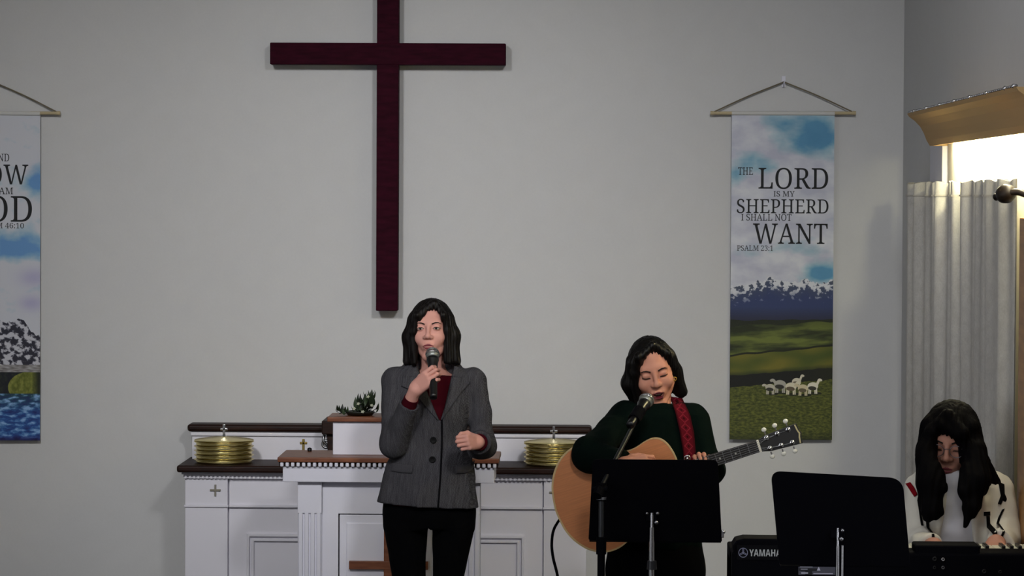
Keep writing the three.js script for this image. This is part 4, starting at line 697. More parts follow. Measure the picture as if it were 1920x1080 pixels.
  for (let i = 0; i < 6; i++) { const q = i / 5 - 0.5, a = V(0.172, q * 0.054, 0.012), b = V(NUT + 0.004, q * 0.035, 0.0092); put('string', rod(a, b, 0.0007, 0.0007, 5), M.steel); const j = i < 3 ? i : 5 - i, s = i < 3 ? -1 : 1; put('string', rod(b, V(E + 0.03 + (2 - j) * 0.041, s * (0.0195 + (2 - j) * 0.0022), 0.005), 0.0007, 0.0007, 5), M.steel); }
}
// ---------------------------------------------------------------- woman in dark green with the guitar
{
  const D = 11.6, P = (x, y, d = D) => at(x, y, d), X = (px) => P(px, 800).x, Y = (py) => P(1232, py).y, k = D / FOCAL;
  const person = thing('person', 'woman in dark green sweater singing with eyes lowered and playing an acoustic guitar', 'person', V(X(1232), 0, -D));
  const skin = skinMat('#c48a74'), open = 0.009, hf = headField({ wide: 1.1, open }), hm = matrixOf(P(1224, 694), 0.3, 0.1, 0.2);
  const sR = P(1168, 788), eR = P(1106, 852, 11.33), wR = P(1176, 872, 11.215), sL = P(1298, 790), eL = P(1329, 880, 11.55), wL = P(1334, 884, 11.4);
  const hR = handMatrix(P(1192, 871, 11.19), V(0.86, 0.12, -0.18), V(0.1, -0.4, -0.9), 0.92);
  // left hand: palm behind the neck, fingers reaching over the strings
  const neckAt = (s) => V(s, 0, 0).applyMatrix4(GM), hand0 = neckAt(0.555);
  const fl = GV.clone().multiplyScalar(0.75).addScaledVector(GW, 0.55).addScaledVector(GU, -0.1), pl = GV.clone().multiplyScalar(0.5).addScaledVector(GW, -0.75).multiplyScalar(1);
  const pn = GW.clone().multiplyScalar(0.72).addScaledVector(GV, -0.5);
  const hL = handMatrix(hand0.clone().addScaledVector(GW, -0.05).addScaledVector(GV, -0.036), GV.clone().multiplyScalar(-0.15).addScaledVector(GW, 0.0).add(GV.clone().multiplyScalar(0.9)), GW.clone(), 0.9);
  const core = join(0.03, cap(V(X(1190), Y(800), -D), V(X(1276), Y(800), -D), 0.045), ell(V(X(1232), Y(880), -D), 0.115, 0.2, 0.085), ell(V(X(1232), Y(1010), -D), 0.13, 0.12, 0.09), cap(P(1196, 1030), P(1196, 1180), 0.06, 0.045), cap(P(1196, 1180), P(1196, 1345), 0.045, 0.034), cap(P(1268, 1030), P(1268, 1180), 0.06, 0.045), cap(P(1268, 1180), P(1268, 1345), 0.045, 0.034), cap(sR, eR, 0.036, 0.03), cap(eR, wR, 0.03, 0.022), cap(sL, eL, 0.036, 0.03), cap(eL, wL, 0.03, 0.022), cap(V(0, -0.1, -0.025).applyMatrix4(hm), V(X(1232), Y(785), -D), 0.05, 0.058));
  part('body', merge([nets(hf, V(-0.105, -0.14, -0.13), V(0.105, 0.14, 0.13), 0.0024).applyMatrix4(hm), nets(core, V(X(1060), 0.02, -D - 0.2), V(X(1400), Y(720), -D + 0.45), 0.012), hand(hR, false, { ...LOOSE, arm: wR.clone().lerp(eR, 0.15) }), hand(hL, true, { curl: [[30, 60, 50], [34, 62, 50], [36, 62, 50], [38, 58, 48]], thumb: [V(0.022, -0.03, 0.008), V(0.034, -0.004, 0.014), V(0.038, 0.02, 0.016), V(0.036, 0.04, 0.016)], arm: wL.clone().lerp(eL, 0.3) })]), skin, person);
  face(person, hf, hm, { browMat: browDark, lipMat: lipRed, closed: true, open, mouth: 0.024 });
  const mz = surf(hf, 0, -0.0535, 0.16, 0.02);
  part('teeth', box(-0.011, 0.011, -0.0625, -0.0575, mz - 0.012, mz - 0.006, 0.002).applyMatrix4(hm), mat('#cfc4b8', 0.4), person);
  part('mouth_inside', ell0(V(0, -0.0655, mz - 0.018), 0.016, 0.009, 0.006).applyMatrix4(hm), mat('#2a060a', 0.8), person);
  function ell0(c, a, b, e) { return new THREE.SphereGeometry(1, 20, 14).scale(a, b, e).translate(c.x, c.y, c.z); }
  const hairL = (() => {
    let f = join(0.03, ell(V(0, 0.032, -0.016), 0.081, 0.09, 0.1), ell(V(0, -0.03, -0.05), 0.09, 0.11, 0.06));
    f = join(0.028, f, cap(V(-0.066, 0.05, 0.02), V(-0.088, -0.03, 0.015), 0.026, 0.028), cap(V(-0.088, -0.03, 0.015), V(-0.078, -0.125, 0.012), 0.03, 0.02), cap(V(0.068, 0.04, 0.0), V(0.08, -0.03, -0.02), 0.02, 0.02), cap(V(0.08, -0.03, -0.02), V(0.09, -0.11, -0.02), 0.022, 0.024));
    f = join(0.012, f, cap(V(0.012, 0.113, 0.05), V(-0.045, 0.085, 0.066), 0.013, 0.016), cap(V(-0.045, 0.085, 0.066), V(-0.066, 0.02, 0.054), 0.016, 0.015), cap(V(-0.066, 0.02, 0.054), V(-0.076, -0.09, 0.048), 0.015, 0.014), cap(V(0.014, 0.113, 0.048), V(0.06, 0.07, 0.045), 0.013, 0.012), cap(V(0.06, 0.07, 0.045), V(0.074, 0.0, 0.018), 0.012, 0.011));
    f = cut(f, (x, y, z) => Math.max((Math.sqrt(((x - 0.004) / 0.059) ** 2 + ((y + 0.03) / 0.116) ** 2) - 1) * 0.059, 0.015 - z), 0.008); f = cut(f, cap(V(0.01, -0.1, 0.06), V(0.01, -0.25, 0.07), 0.05), 0.01);
    return both(f, (x, y, z) => -0.13 + 0.014 * noise(x * 26, z * 26, 5) - y);
  })();
  part('hair', nets(strands(hairL, V(0.01, 0, -0.02), 0.0022), V(-0.15, -0.17, -0.15), V(0.15, 0.16, 0.13), 0.003).applyMatrix4(hm), mat('#080605', 0.45, { specularIntensity: 0.4 }), person);
  const ear = V(0.073, -0.046, 0.006).applyMatrix4(hm); part('earring', merge([new THREE.TorusGeometry(0.006, 0.0018, 8, 18).translate(ear.x, ear.y, ear.z + 0.012), ball(V(ear.x, ear.y - 0.007, ear.z + 0.013), 0.0032, 10)]), M.gold, person);
  const green = cloth('#020c09');
  const rows = [[764, 50, 0.06, 1232], [776, 74, 0.08, 1232], [800, 84, 0.105, 1232], [850, 82, 0.125, 1232], [920, 78, 0.115, 1231], [1000, 86, 0.13, 1230], [1024, 86, 0.13, 1230]].map(([py, a, b, cx]) => [Y(py), a * k, b, X(cx), -D]);
  const torso = stack(rows), cuff = (e, w, r0, r1, over) => both(cap(e, e.clone().lerp(w, 1.2), r0, r1), plane(e.clone().lerp(w, over), w.clone().sub(e)));
  const sweater = folds(join(0.035, torso, cap(V(X(1172), Y(781), -D), V(X(1296), Y(781), -D), 0.046), cap(sR, eR, 0.058, 0.058), cuff(eR, wR, 0.06, 0.042, 0.9), cap(sL, eL, 0.058, 0.054), cuff(eL, wL, 0.054, 0.045, 0.92), both(cap(V(X(1233), Y(748), -D - 0.02), V(X(1233), Y(790), -D), 0.062, 0.085), plane(V(X(1233), Y(757), -D + 0.05), V(0, 1, -0.45)))), 0.007, 12, 8);
  part('sweater', nets(sweater, V(X(1060), Y(1035), -D - 0.22), V(X(1385), Y(725), -D + 0.45), 0.0062), green, person);
  const tr = folds(join(0.03, stack([[Y(1100), 90 * k, 0.115, X(1230), -D], [Y(1040), 91 * k, 0.13, X(1230), -D], [Y(990), 82 * k, 0.125, X(1230), -D], [Y(970), 78 * k, 0.11, X(1230), -D]]), cap(P(1186, 1070), P(1190, 1180), 0.085, 0.065), cap(P(1190, 1180), P(1194, 1350), 0.065, 0.06), cap(P(1276, 1070), P(1272, 1180), 0.085, 0.065), cap(P(1272, 1180), P(1270, 1350), 0.065, 0.06)), 0.004, 12, 6);
  part('trousers', nets(both(tr, (x, y) => 0.05 - y), V(X(1110), 0.03, -D - 0.2), V(X(1350), Y(960), -D + 0.2), 0.008), cloth('#030305'), person);
  for (const px of [1194, 1270]) part('shoe', shoeAt(V(X(px), 0, -D), 0.11), mat('#0a0809', 0.4), person);
  // woven strap over the shoulder
  const strapTex = canvasTexture(128, 512, (g) => { g.fillStyle = '#500c17'; g.fillRect(0, 0, 128, 512); g.fillStyle = '#3a0810'; g.fillRect(0, 0, 14, 512); g.fillRect(114, 0, 14, 512); for (let y = 0; y < 512; y += 64) { g.strokeStyle = '#701c2a'; g.lineWidth = 7; g.beginPath(); g.moveTo(64, y + 4); g.lineTo(102, y + 32); g.lineTo(64, y + 60); g.lineTo(26, y + 32); g.closePath(); g.stroke(); g.fillStyle = '#2c060c'; g.beginPath(); g.arc(64, y + 32, 9, 0, 7); g.fill(); } });
  const sm = cloth('#ffffff'); sm.map = strapTex;
  const S = (pts) => pts.map(([x, y]) => [X(x), Y(y)]);
  const t = thing('guitar_strap', 'dark red woven guitar strap over the shoulder of the woman in green', 'strap', V(X(1281), Y(872), -D + 0.12));
  part('webbing', band(S([[1256, 745], [1265, 770], [1273, 805], [1279, 840], [1282, 872]]), S([[1280, 748], [1293, 776], [1300, 808], [1303, 842], [1302, 872]]), sweater, -D + 0.5, -D - 0.05, 0.008, 0.006, 40, 8), sm, t);
  const bz = surf(sweater, X(1287), Y(856), -D + 0.5, -D) + 0.01; part('buckle', merge([new THREE.TorusGeometry(0.011, 0.003, 8, 20).translate(X(1287), Y(855), bz + 0.004), ball(V(X(1287), Y(855), bz + 0.004), 0.006, 12)]), M.chrome, t);
}
// ---------------------------------------------------------------- microphone stand with boom, music stands, cable
{
  const tip = at(1212, 751, 11.36), tail = at(1176, 806, 11.2);
  const m = microphone('black vocal microphone with silver grille clipped on the boom stand before the guitarist', tip, tail, 0.17);
  const clip = tip.clone().addScaledVector(m.dir, 0.1), d = 11.03, pole = at(1128, 912, d), c = V(clip.x - 0.005, clip.y - 0.02, clip.z + 0.012), tailB = pole.clone().add(pole.clone().sub(c).multiplyScalar(0.13));
  const t = thing('microphone_stand', 'black boom microphone stand in front of the guitarist and left of the music stand', 'microphone stand', V(pole.x, 0, pole.z));
  part('boom', rod(tailB, c, 0.0085, 0.0075, 14), mat('#15171a', 0.4), t);
  part('counterweight', rod(tailB.clone().lerp(pole, -0.1), tailB.clone().lerp(pole, 0.7), 0.017, 0.017, 18), M.black, t);
  part('clip', merge([lathe([[0.019, -0.03], [0.022, -0.03], [0.0235, 0.03], [0.0205, 0.03], [0.019, -0.03]], V(0, 0, 0), 20).applyQuaternion(new THREE.Quaternion().setFromUnitVectors(V(0, -1, 0), m.dir)).translate(clip.x, clip.y, clip.z), rod(c, clip.clone().addScaledVector(V(0, -1, 0.4).normalize(), 0.02), 0.009, 0.008, 10)]), M.black, t);
  part('clutch', merge([rod(pole.clone().add(V(0, -0.05, 0)), pole.clone().add(V(0, 0.012, 0)), 0.016, 0.018, 18), rod(pole.clone().add(V(-0.035, -0.008, 0.01)), pole.clone().add(V(0.02, -0.008, 0.01)), 0.011, 0.011, 12)]), M.black, t);
  part('clutch_ring', rod(pole.clone().add(V(0, -0.045, 0)), pole.clone().add(V(0, -0.036, 0)), 0.0185, 0.0185, 18), M.steel, t);
  const midY = at(1128, 1012, d).y;
  part('upper_pole', rod(V(pole.x, midY, pole.z), V(pole.x, pole.y - 0.04, pole.z), 0.0095), mat('#3a3c40', 0.3, { metalness: 0.6 }), t);
  part('lower_pole', merge([rod(V(pole.x, 0.02, pole.z), V(pole.x, midY + 0.01, pole.z), 0.0135), rod(V(pole.x, midY - 0.05, pole.z), V(pole.x, midY + 0.01, pole.z), 0.018)]), M.black, t);
  part('base', lathe([[0.001, 0], [0.125, 0], [0.13, 0.008], [0.122, 0.018], [0.03, 0.03], [0.02, 0.05], [0.001, 0.05]], V(pole.x, 0, pole.z), 36), M.black, t);
}
function musicStand(label, d, quad, postX, postTop, postW, bits) {
  const P = (x, y, e = d) => at(x, y, e), k = d / FOCAL, p = P(postX, postTop), t = thing('music_stand', label, 'music stand', V(p.x, 0, -d));
  const s = new THREE.Shape(), q = quad.map(([x, y]) => P(x, y)), r = [quad[0][2], quad[1][2], quad[2][2], quad[3][2]].map((v) => v * k), n = 4;
  for (let i = 0; i < n; i++) { const a = q[i], b = q[(i + 1) % n], c = q[(i + 3) % n], u = V(b.x - a.x, b.y - a.y, 0).normalize(), v = V(c.x - a.x, c.y - a.y, 0).normalize(); const A = V(a.x + v.x * r[i], a.y + v.y * r[i], 0), B = V(a.x + u.x * r[i], a.y + u.y * r[i], 0); if (i) s.lineTo(A.x, A.y); else s.moveTo(A.x, A.y); s.quadraticCurveTo(a.x, a.y, B.x, B.y); }
  s.closePath();
  // the desk leans back towards the player (away from the camera) about its lower edge
  const yb = q[2].y, lean = (g) => { const pp = g.attributes.position; for (let i = 0; i < pp.count; i++) pp.setZ(i, pp.getZ(i) - 0.22 * (yb - pp.getY(i)) * 1); g.computeVertexNormals(); return g; };
  part('desk', lean(new THREE.ExtrudeGeometry(s, { depth: 0.003, bevelEnabled: true, bevelSize: 0.0012, bevelThickness: 0.0012, bevelSegments: 2, curveSegments: 10 }).translate(0, 0, -d)), M.black, t);
  part('ledge', box(Math.min(q[3].x, q[2].x) + 0.002, Math.max(q[3].x, q[2].x) - 0.002, yb - 0.003, yb + 0.001, -d - 0.055, -d + 0.002, 0.001), M.black, t);
  part('tube', rod(V(p.x, 0.12, -d + 0.03), V(p.x, p.y - 0.05, -d + 0.03), postW * k, postW * k * 0.97, 18), M.chrome, t);
  part('inner_tube', rod(V(p.x, p.y - 0.06, -d + 0.03), V(p.x, p.y, -d + 0.028), postW * k * 0.66, postW * k * 0.66, 14), M.chrome, t);
  part('head', merge([box(p.x - 0.02, p.x + 0.02, p.y - 0.03, p.y - 0.005, -d + 0.003, -d + 0.03, 0.004)]), M.black, t);
  for (const [bx, by, br] of bits) { const c = P(bx, by, d - 0.04); part('screw', lathe([[0.001, 0.005], [br * k * 0.8, 0.004], [br * k, 0.001], [br * k, -0.004], [0.001, -0.004]], V(0, 0, 0), 14).rotateX(Math.PI / 2).translate(c.x, c.y, -d + 0.036), M.steel, t); part('bolt', rod(V(c.x, c.y, -d + 0.004), V(c.x, c.y, -d + 0.035), 0.003, 0.003, 8), M.steel, t); }
  const list = []; for (let i = 0; i < 3; i++) { const a = i * 2.094 + 1.571; list.push(tube([V(p.x, 0.3, -d + 0.03), V(p.x + 0.06 * Math.sin(a), 0.24, -d + 0.03 + 0.06 * Math.cos(a)), V(p.x + 0.24 * Math.sin(a), 0.01, -d + 0.03 + 0.24 * Math.cos(a))], 0.008, 16)); }
  for (const g of list) part('leg', g, M.black, t);
  part('tripod_collar', lathe([[0.012, 0], [0.022, 0], [0.022, 0.05], [0.012, 0.05]], V(p.x, 0.26, -d + 0.03), 18), M.black, t);
  return { t, P, k };
}
{
  const a = musicStand('black flat music stand in front of the woman playing the guitar', 11.12, [[1112, 858.5, 9], [1344, 860, 10], [1353, 1016, 4], [1104, 1012, 4]], 1222, 960, 5.2, [[1213, 963, 3], [1233, 963, 3.5], [1231, 980, 4]]);
  const c = a.P(1355, 1001), p = part('end_clip', merge([box(c.x - 0.005, c.x + 0.004, c.y - 0.012, c.y + 0.014, -11.125, -11.1, 0.002), ball(V(c.x + 0.003, c.y + 0.008, -11.105), 0.006, 10)]), M.chrome, a.t);
  const col = a.P(1222, 1055); part('tube_collar', rod(V(col.x, col.y - 0.02, -11.09), V(col.x, col.y + 0.01, -11.09), 0.018, 0.016, 18), mat('#14161c', 0.4), a.t);
  const b = musicStand('black music stand with rounded corners in front of the keyboard', 8.95, [[1443.5, 880, 20], [1688, 894, 26], [1706, 1062, 4], [1462, 1058, 4]], 1569.5, 988, 3.3, [[1580, 995, 3.4], [1578, 1011, 4]]);
  const q = b.P(1577, 1019); part('side_rod', rod(V(q.x, 0.3, -8.9), V(q.x, q.y, -8.9), 1.9 * b.k, 2.1 * b.k, 12), M.chrome, b.t);
  const pts = [[1056, 966, 11.42], [1048, 976, 11.4], [1038, 994, 11.38], [1034.5, 1020, 11.36], [1037, 1045, 11.34], [1045, 1078, 11.3], [1056, 1150, 11.25], [1064, 1250, 11.2], [1090, 1352, 11.1], [1180, 1366, 11.0]].map(([x, y, d]) => at(x, y, d)); for (const p2 of pts) p2.y = Math.max(p2.y, 0.006);
  single('guitar_cable', tube(pts, 0.0052, 120, 8), M.black, 'black cable looping down from the tail of the acoustic guitar', 'cable');
}

// ---------------------------------------------------------------- keyboard, its stand, bench and player
{
  const d = 9.45, P = (x, y, e = d) => at(x, y, e), x0 = P(1372, 1040).x, x1 = x0 + 0.955, yT = P(1800, 1036).y, yB = yT - 0.125, cx = (x0 + x1) / 2;
  const t = thing('keyboard', 'black electronic keyboard on a stand with its back to the room', 'keyboard', V(cx, yB, -9.6));
  const body = M.black;
  part('case', merge([box(x0, x1, yB, yT, -9.58, -d, 0.012), box(x0, x1, yB, yT - 0.03, -9.76, -9.56, 0.006), box(x0, x0 + 0.03, yB, yT - 0.005, -9.76, -9.5, 0.006), box(x1 - 0.03, x1, yB, yT - 0.005, -9.76, -9.5, 0.006)]), body, t);
  const hL0 = P(1377, 1012), hL1 = P(1703, 1012);
  part('speaker_housing', prism([[hL0.x + 0.03, P(1400, 1010).y], [hL1.x, P(1400, 1012).y], [hL1.x, yT - 0.01], [x0 + 0.006, yT - 0.01], [x0 + 0.004, P(1400, 1024).y], [hL0.x + 0.006, P(1400, 1014).y]].reverse(), -9.57, -d - 0.004, 0.004), body, t);
  const r0 = P(1717, 1022.5), r1 = P(1838, 1024);
  part('panel_housing', box(r0.x, r1.x, yT - 0.01, r0.y, -9.57, -d - 0.004, 0.006), body, t);
  const logoTex = canvasTexture(512, 160, (g, W, H) => { g.fillStyle = '#08080c'; g.fillRect(0, 0, W, H); g.strokeStyle = '#8d8fa8'; g.lineWidth = 7; g.beginPath(); g.arc(70, 82, 50, 0, 7); g.stroke(); for (let i = 0; i < 3; i++) { g.save(); g.translate(70, 82); g.rotate(i * 2.094); g.lineWidth = 6; g.beginPath(); g.moveTo(-6, -44); g.lineTo(-6, 6); g.moveTo(6, -44); g.lineTo(6, 6); g.stroke(); g.restore(); } g.fillStyle = '#b9bcbc'; g.font = 'bold 104px sans-serif'; const w = g.measureText('YAMAHA').width; g.save(); g.translate(140, 120); g.scale(360 / w, 1); g.fillText('YAMAHA', 0, 0); g.restore(); });
  const a = P(1382, 1022), b = P(1466, 1050), lm = mat('#ffffff', 0.6, { specularIntensity: 0.2 }); lm.map = logoTex;
  part('logo_plate', new THREE.BoxGeometry(b.x - a.x, a.y - b.y, 0.003).translate((a.x + b.x) / 2, (a.y + b.y) / 2, -d + 0.0005), [body, body, body, body, lm, body], t);
  const labTex = canvasTexture(320, 100, (g, W, H) => { g.fillStyle = '#4c4c58'; g.fillRect(0, 0, W, H); g.fillStyle = '#15151c'; g.fillRect(4, 40, 160, 26); g.fillRect(60, 66, 60, 34); g.fillRect(240, 10, 80, 14); g.fillStyle = '#c4c4d4'; for (const [x, y, w, h] of [[14, 6, 80, 8], [14, 22, 110, 8], [110, 8, 60, 6], [196, 10, 70, 16], [24, 78, 60, 12], [20, 46, 60, 6], [130, 84, 170, 8]]) g.fillRect(x, y, w, h); g.beginPath(); g.moveTo(176, 24); g.lineTo(160, 60); g.lineTo(192, 60); g.fill(); });
  const c = P(1497, 1057), e = P(1566, 1078), pm = mat('#ffffff', 0.6); pm.map = labTex;
  part('rating_plate', new THREE.BoxGeometry(e.x - c.x, c.y - e.y, 0.003).translate((c.x + e.x) / 2, (c.y + e.y) / 2, -d + 0.0005), [body, body, body, body, pm, body], t);
  for (const [px, py, r, m] of [[1752, 1048, 4, M.blackGloss], [1768, 1048.5, 3.4, M.chrome], [1752, 1064, 3, M.blackGloss], [1768, 1064, 3, M.steel], [1845, 1071, 4, M.blackGloss], [1875, 1072, 3, M.blackGloss]]) { const q = P(px, py), k = r * d / FOCAL; part('socket', lathe([[0.002, 0.001], [k * 0.5, 0.001], [k * 0.55, 0.005], [k, 0.005], [k * 1.1, 0.0], [0.002, 0]], V(0, 0, 0), 18).rotateX(Math.PI / 2).translate(q.x, q.y, -d), m, t); }
  // keys on the player's side
  const n = 36, w = (x1 - x0 - 0.07) / n; const kg = new RoundedBoxGeometry(w - 0.0012, 0.02, 0.135, 1, 0.002), km = mat('#dcdcc8', 0.3), bg = new RoundedBoxGeometry(0.011, 0.014, 0.085, 1, 0.002);
  for (let i = 0; i < n; i++) { const m = new THREE.Mesh(kg, km); m.name = 'white_key'; m.position.set(x0 + 0.035 + (i + 0.5) * w - cx, yT - 0.014 - yB, -9.665 + 9.6); t.add(m); if ([0, 1, 3, 4, 5].includes(i % 7) && i < n - 1) { const k2 = new THREE.Mesh(bg, M.blackGloss); k2.name = 'black_key'; k2.position.set(x0 + 0.035 + (i + 1) * w - cx, yT - 0.002 - yB, -9.64 + 9.6); t.add(k2); } }
  const s = thing('keyboard_stand', 'black folding cross stand under the electronic keyboard', 'stand', V(cx, 0, -9.6));
  for (const z of [-9.5, -9.7]) { part('leg', rod(V(cx - 0.3, 0.02, z), V(cx + 0.28, yB - 0.015, z), 0.015), M.black, s); part('leg', rod(V(cx + 0.3, 0.02, z - 0.033), V(cx - 0.28, yB - 0.015, z - 0.033), 0.015), M.black, s); }
  for (const x of [-0.28, 0.28]) part('rest', rod(V(cx + x, yB - 0.014, -9.76), V(cx + x, yB - 0.014, -9.46), 0.014), M.black, s);
  for (const x of [-0.3, 0.3]) part('foot', rod(V(cx + x, 0.016, -9.8), V(cx + x, 0.016, -9.42), 0.016), M.black, s);
}
{
  const D = 10.02, P = (x, y, d = D) => at(x, y, d), X = (px) => P(px, 900).x, Y = (py) => P(1800, py).y, k = D / FOCAL, seatY = 0.62;
  const bx = X(1797);
  const bench = thing('piano_bench', 'black padded bench under the keyboard player', 'bench', V(bx, 0, -D - 0.03));
  part('cushion', box(bx - 0.15, bx + 0.15, seatY - 0.06, seatY - 0.012, -D - 0.19, -D + 0.13, 0.018), M.black, bench);
  for (const sx of [-1, 1]) for (const sz of [-0.16, 0.1]) part('leg', rod(V(bx + sx * 0.12, 0, -D + sz), V(bx + sx * 0.12, seatY - 0.06, -D + sz), 0.014, 0.018), M.black, bench);
  const person = thing('person', 'seated woman with long black hair and cream jacket looking down at the keyboard', 'person', V(bx, 0, -D));
  const skin = skinMat('#b98674'), hf = headField({ wide: 0.96 }), hm = matrixOf(P(1783, 828), 0.3, -0.26, -0.05, 0.98);
  const sR = P(1728, 916), sL = P(1868, 916), eR = P(1716, 1012, 9.98), eL = P(1884, 1012, 9.98), wR = P(1748, 1030, 9.76), wL = P(1874, 1024, 9.76);
  const hR = handMatrix(P(1758, 1029, 9.7), V(0.2, -0.15, 1), V(0, -1, 0), 0.88), hL = handMatrix(P(1868, 1025, 9.715), V(-0.1, -0.22, 1), V(0, -1, -0.1), 0.88);
  const hipY = seatY + 0.1, knee = (s) => V(bx + s * 0.09, 0.56, -D + 0.36), foot = (s) => V(bx + s * 0.09, 0.09, -D + 0.3);
  const core = join(0.03, cap(V(X(1750), Y(925), -D), V(X(1846), Y(925), -D), 0.038), ell(V(X(1797), Y(1000), -D), 0.1, 0.2, 0.075), ell(V(bx, hipY, -D), 0.14, 0.1, 0.1), ...[-1, 1].flatMap((s) => [cap(V(bx + s * 0.08, hipY - 0.02, -D), knee(s), 0.06, 0.045), cap(knee(s), foot(s), 0.045, 0.032)]), cap(sR, eR, 0.032, 0.028), cap(eR, wR, 0.028, 0.021), cap(sL, eL, 0.032, 0.028), cap(eL, wL, 0.028, 0.021), cap(V(0, -0.09, -0.02).applyMatrix4(hm), V(X(1795), Y(915), -D - 0.01), 0.045, 0.05));
  const KEYS = { curl: [[22, 34, 26], [24, 36, 28], [26, 36, 28], [26, 34, 26]], thumb: [V(0.024, -0.03, 0.008), V(0.04, -0.004, 0.014), V(0.048, 0.02, 0.022), V(0.05, 0.04, 0.028)], spread: 0.16 };
  part('body', merge([nets(hf, V(-0.1, -0.15, -0.13), V(0.1, 0.14, 0.13), 0.0024).applyMatrix4(hm), nets(core, V(X(1680), 0.04, -D - 0.2), V(X(1930), Y(860), -D + 0.45), 0.012), hand(hR, false, { ...KEYS, arm: wR.clone().lerp(eR, 0.2) }), hand(hL, true, { ...KEYS, arm: wL.clone().lerp(eL, 0.2) })]), skin, person);
  face(person, hf, hm, { browMat: mat('#0c0808', 0.9), lipMat: mat('#8a4048', 0.5), closed: true, mouth: 0.019 });
  const gz = surf(hf, 0.031, 0.008, 0.16, 0.02) + 0.008, nz = surf(hf, 0, 0.012, 0.16, 0.02) + 0.003;
  part('glasses', merge([-1, 1].map((s) => new THREE.TorusGeometry(0.0215, 0.0015, 6, 32).scale(1, 0.92, 1).translate(s * 0.0305, 0.004, gz)).concat([tube([V(-0.01, 0.01, gz), V(0, 0.013, nz), V(0.01, 0.01, gz)], 0.0011, 12, 6), tube([V(-0.051, 0.008, gz), V(-0.07, 0.008, gz - 0.05), V(-0.075, 0.004, -0.01)], 0.0012, 12, 6), tube([V(0.051, 0.008, gz), V(0.07, 0.008, gz - 0.05), V(0.075, 0.004, -0.01)], 0.0012, 12, 6)])).applyMatrix4(hm), mat('#77737a', 0.3, { metalness: 0.6 }), person);
  // hair: full crown, long fronts
  const crown = (() => {
    let f = join(0.03, ell(V(0, 0.038, -0.016), 0.088, 0.092, 0.107), ell(V(0, -0.05, -0.055), 0.1, 0.13, 0.06));
    for (const s of [-1, 1]) f = join(0.026, f, cap(V(s * 0.066, 0.06, 0.03), V(s * 0.078, -0.04, 0.034), 0.028, 0.03));
    f = join(0.014, f, cap(V(-0.004, 0.112, 0.056), V(-0.052, 0.06, 0.078), 0.017, 0.019), cap(V(-0.052, 0.06, 0.078), V(-0.06, -0.03, 0.066), 0.019, 0.017), cap(V(-0.004, 0.112, 0.056), V(0.044, 0.066, 0.082), 0.017, 0.02), cap(V(0.044, 0.066, 0.082), V(0.057, -0.03, 0.07), 0.02, 0.02), cap(V(-0.02, 0.09, 0.078), V(0.03, 0.06, 0.09), 0.012, 0.012));
    return cut(f, join(0.01, (x, y, z) => Math.max((Math.sqrt(((x + 0.008) / 0.046) ** 2 + ((y + 0.045) / 0.104) ** 2) - 1) * 0.046, 0.015 - z), cap(V(0, -0.1, 0.06), V(0, -0.2, 0.06), 0.04)), 0.008);
  })();
  const Q = (x, y, d) => P(x, y, d), locks = join(0.022, cap(Q(1737, 838, 9.95), Q(1732, 862, 9.93), 0.025, 0.02), cap(Q(1736, 845, 9.94), Q(1743, 905, 9.9), 0.03, 0.042), cap(Q(1745, 905, 9.9), Q(1747, 955, 9.88), 0.038, 0.033), cap(Q(1752, 880, 9.9), Q(1762, 915, 9.88), 0.02, 0.022), cap(Q(1747, 955, 9.88), Q(1738, 974, 9.87), 0.03, 0.008), cap(Q(1752, 950, 9.88), Q(1762, 962, 9.87), 0.02, 0.006), cap(Q(1830, 845, 9.94), Q(1831, 900, 9.9), 0.035, 0.043), cap(Q(1830, 900, 9.9), Q(1822, 950, 9.87), 0.04, 0.024), cap(Q(1822, 950, 9.87), Q(1809, 988, 9.86), 0.024, 0.005), cap(Q(1836, 870, 9.98), Q(1866, 915, 10.0), 0.036, 0.026), cap(Q(1866, 915, 10.0), Q(1880, 936, 9.97), 0.024, 0.012), cap(Q(1800, 870, 10.08), Q(1800, 1000, 10.12), 0.08, 0.06), cap(Q(1814, 880, 9.9), Q(1808, 920, 9.87), 0.018, 0.022));
  const hairF = strands(join(0.03, moved(crown, hm), locks), V(X(1790), 0, -D), 0.0026);
  part('hair', nets(hairF, V(X(1690), Y(1010), -D - 0.25), V(X(1925), Y(735), -D + 0.24), 0.004), mat('#030204', 0.75, { specularIntensity: 0.12 }), person);
  // shirt, jacket
  const rows = [[898, 52, 0.05, 1797], [910, 76, 0.07, 1797], [940, 84, 0.1, 1797], [990, 84, 0.112, 1797], [1040, 84, 0.11, 1797], [1110, 86, 0.115, 1797], [1160, 90, 0.13, 1797]].map(([py, a, b, c]) => [Y(py), a * k, b, X(c), -D]), torso = stack(rows);
  const shirtF = folds(join(0.02, grow(torso, -0.014), cap(Q(1788, 904, 9.985), Q(1793, 930, 10.0), 0.045, 0.06)), 0.006, 12, 8);
  part('turtleneck', nets(shirtF, V(X(1690), Y(1150), -D - 0.2), V(X(1910), Y(860), -D + 0.2), 0.006), cloth('#dcdbe2'), person);
  const cuff = (e, w, r0, r1, over) => both(cap(e, e.clone().lerp(w, 1.2), r0, r1), plane(e.clone().lerp(w, over), w.clone().sub(e)));
  const full = folds(join(0.03, torso, cap(V(X(1732), Y(912), -D), V(X(1864), Y(912), -D), 0.036), cap(sR, eR, 0.048, 0.05), cuff(eR, wR, 0.05, 0.04, 0.94), cap(sL, eL, 0.048, 0.05), cuff(eL, wL, 0.05, 0.042, 0.94)), 0.012, 13, 9);
  const open = (x, y, z) => { const t = Math.min(1, Math.max(0, (Y(890) - y) / (Y(890) - Y(1040)))), l = X(1776) + (X(1752) - X(1776)) * t, r = X(1806) + (X(1822) - X(1806)) * t; return Math.max(l - x, x - r, -D + 0.03 - z); };
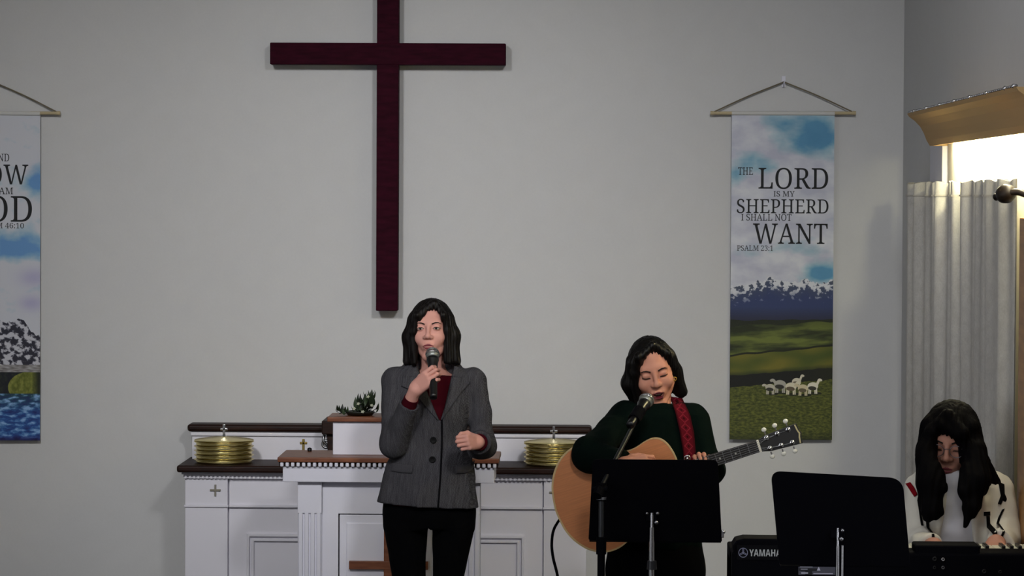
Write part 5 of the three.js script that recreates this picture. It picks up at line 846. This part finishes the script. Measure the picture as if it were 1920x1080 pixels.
  const jacket = part('jacket', nets(cut(full, open, 0.008), V(X(1675), Y(1155), -D - 0.22), V(X(1935), Y(880), -D + 0.36), 0.0055), cloth('#d6d2c8'), person);
  const S = (pts) => pts.map(([x, y]) => [X(x), Y(y)]), tr = (n, A, B, m, off = 0.003) => part(n, band(S(A), S(B), full, -D + 0.5, -D - 0.1, off, 0.006, 20, 3), m, jacket);
  const blackTrim = cloth('#0a090b'), redTrim = cloth('#7a0c18');
  tr('trim_stripe', [[1731, 972], [1732, 1000], [1730, 1024]], [[1736, 972], [1737, 1000], [1735, 1024]], blackTrim);
  tr('trim_stripe', [[1722, 905], [1716, 935], [1722, 980]], [[1727, 905], [1720, 935], [1726, 980]], blackTrim);
  tr('shoulder_patch', [[1697, 907], [1704, 918], [1711, 929]], [[1705, 903], [1712, 913], [1717, 924]], redTrim);
  tr('trim_stripe', [[1843, 962], [1844, 985], [1841, 1000], [1843, 1018]], [[1850, 962], [1851, 985], [1849, 1000], [1850, 1018]], blackTrim);
  tr('trim_tab', [[1838, 954], [1838, 961]], [[1851, 954], [1851, 961]], blackTrim, 0.004);
  tr('trim_stripe', [[1874, 951], [1866, 966], [1857, 990]], [[1879, 949], [1871, 964], [1861, 990]], blackTrim);
  tr('trim_stripe', [[1868, 900], [1872, 925], [1866, 940]], [[1880, 905], [1880, 925], [1872, 942]], blackTrim);
  tr('pocket_trim', [[1815, 1008], [1822, 1010], [1828, 1016]], [[1815, 1014], [1821, 1016], [1826, 1020]], blackTrim);
  // trousers and shoes
  const trf = join(0.03, ell(V(bx, hipY, -D), 0.17, 0.1, 0.13), ...[-1, 1].flatMap((s) => [cap(V(bx + s * 0.08, hipY - 0.01, -D), knee(s), 0.082, 0.065), cap(knee(s), foot(s), 0.062, 0.05)]));
  part('trousers', nets(both(trf, (x, y) => 0.06 - y), V(bx - 0.25, 0.04, -D - 0.2), V(bx + 0.25, 0.9, -D + 0.5), 0.01), cloth('#08080c'), person);
  for (const s of [-1, 1]) part('shoe', shoeAt(V(foot(s).x, 0, foot(s).z), 0.11), mat('#0a0809', 0.4), person);
}
scene.traverse((o) => { if (o.isMesh) { o.castShadow = true; o.receiveShadow = true; } if (o.isLight) o.castShadow = true; });
renderer.render(scene, camera);
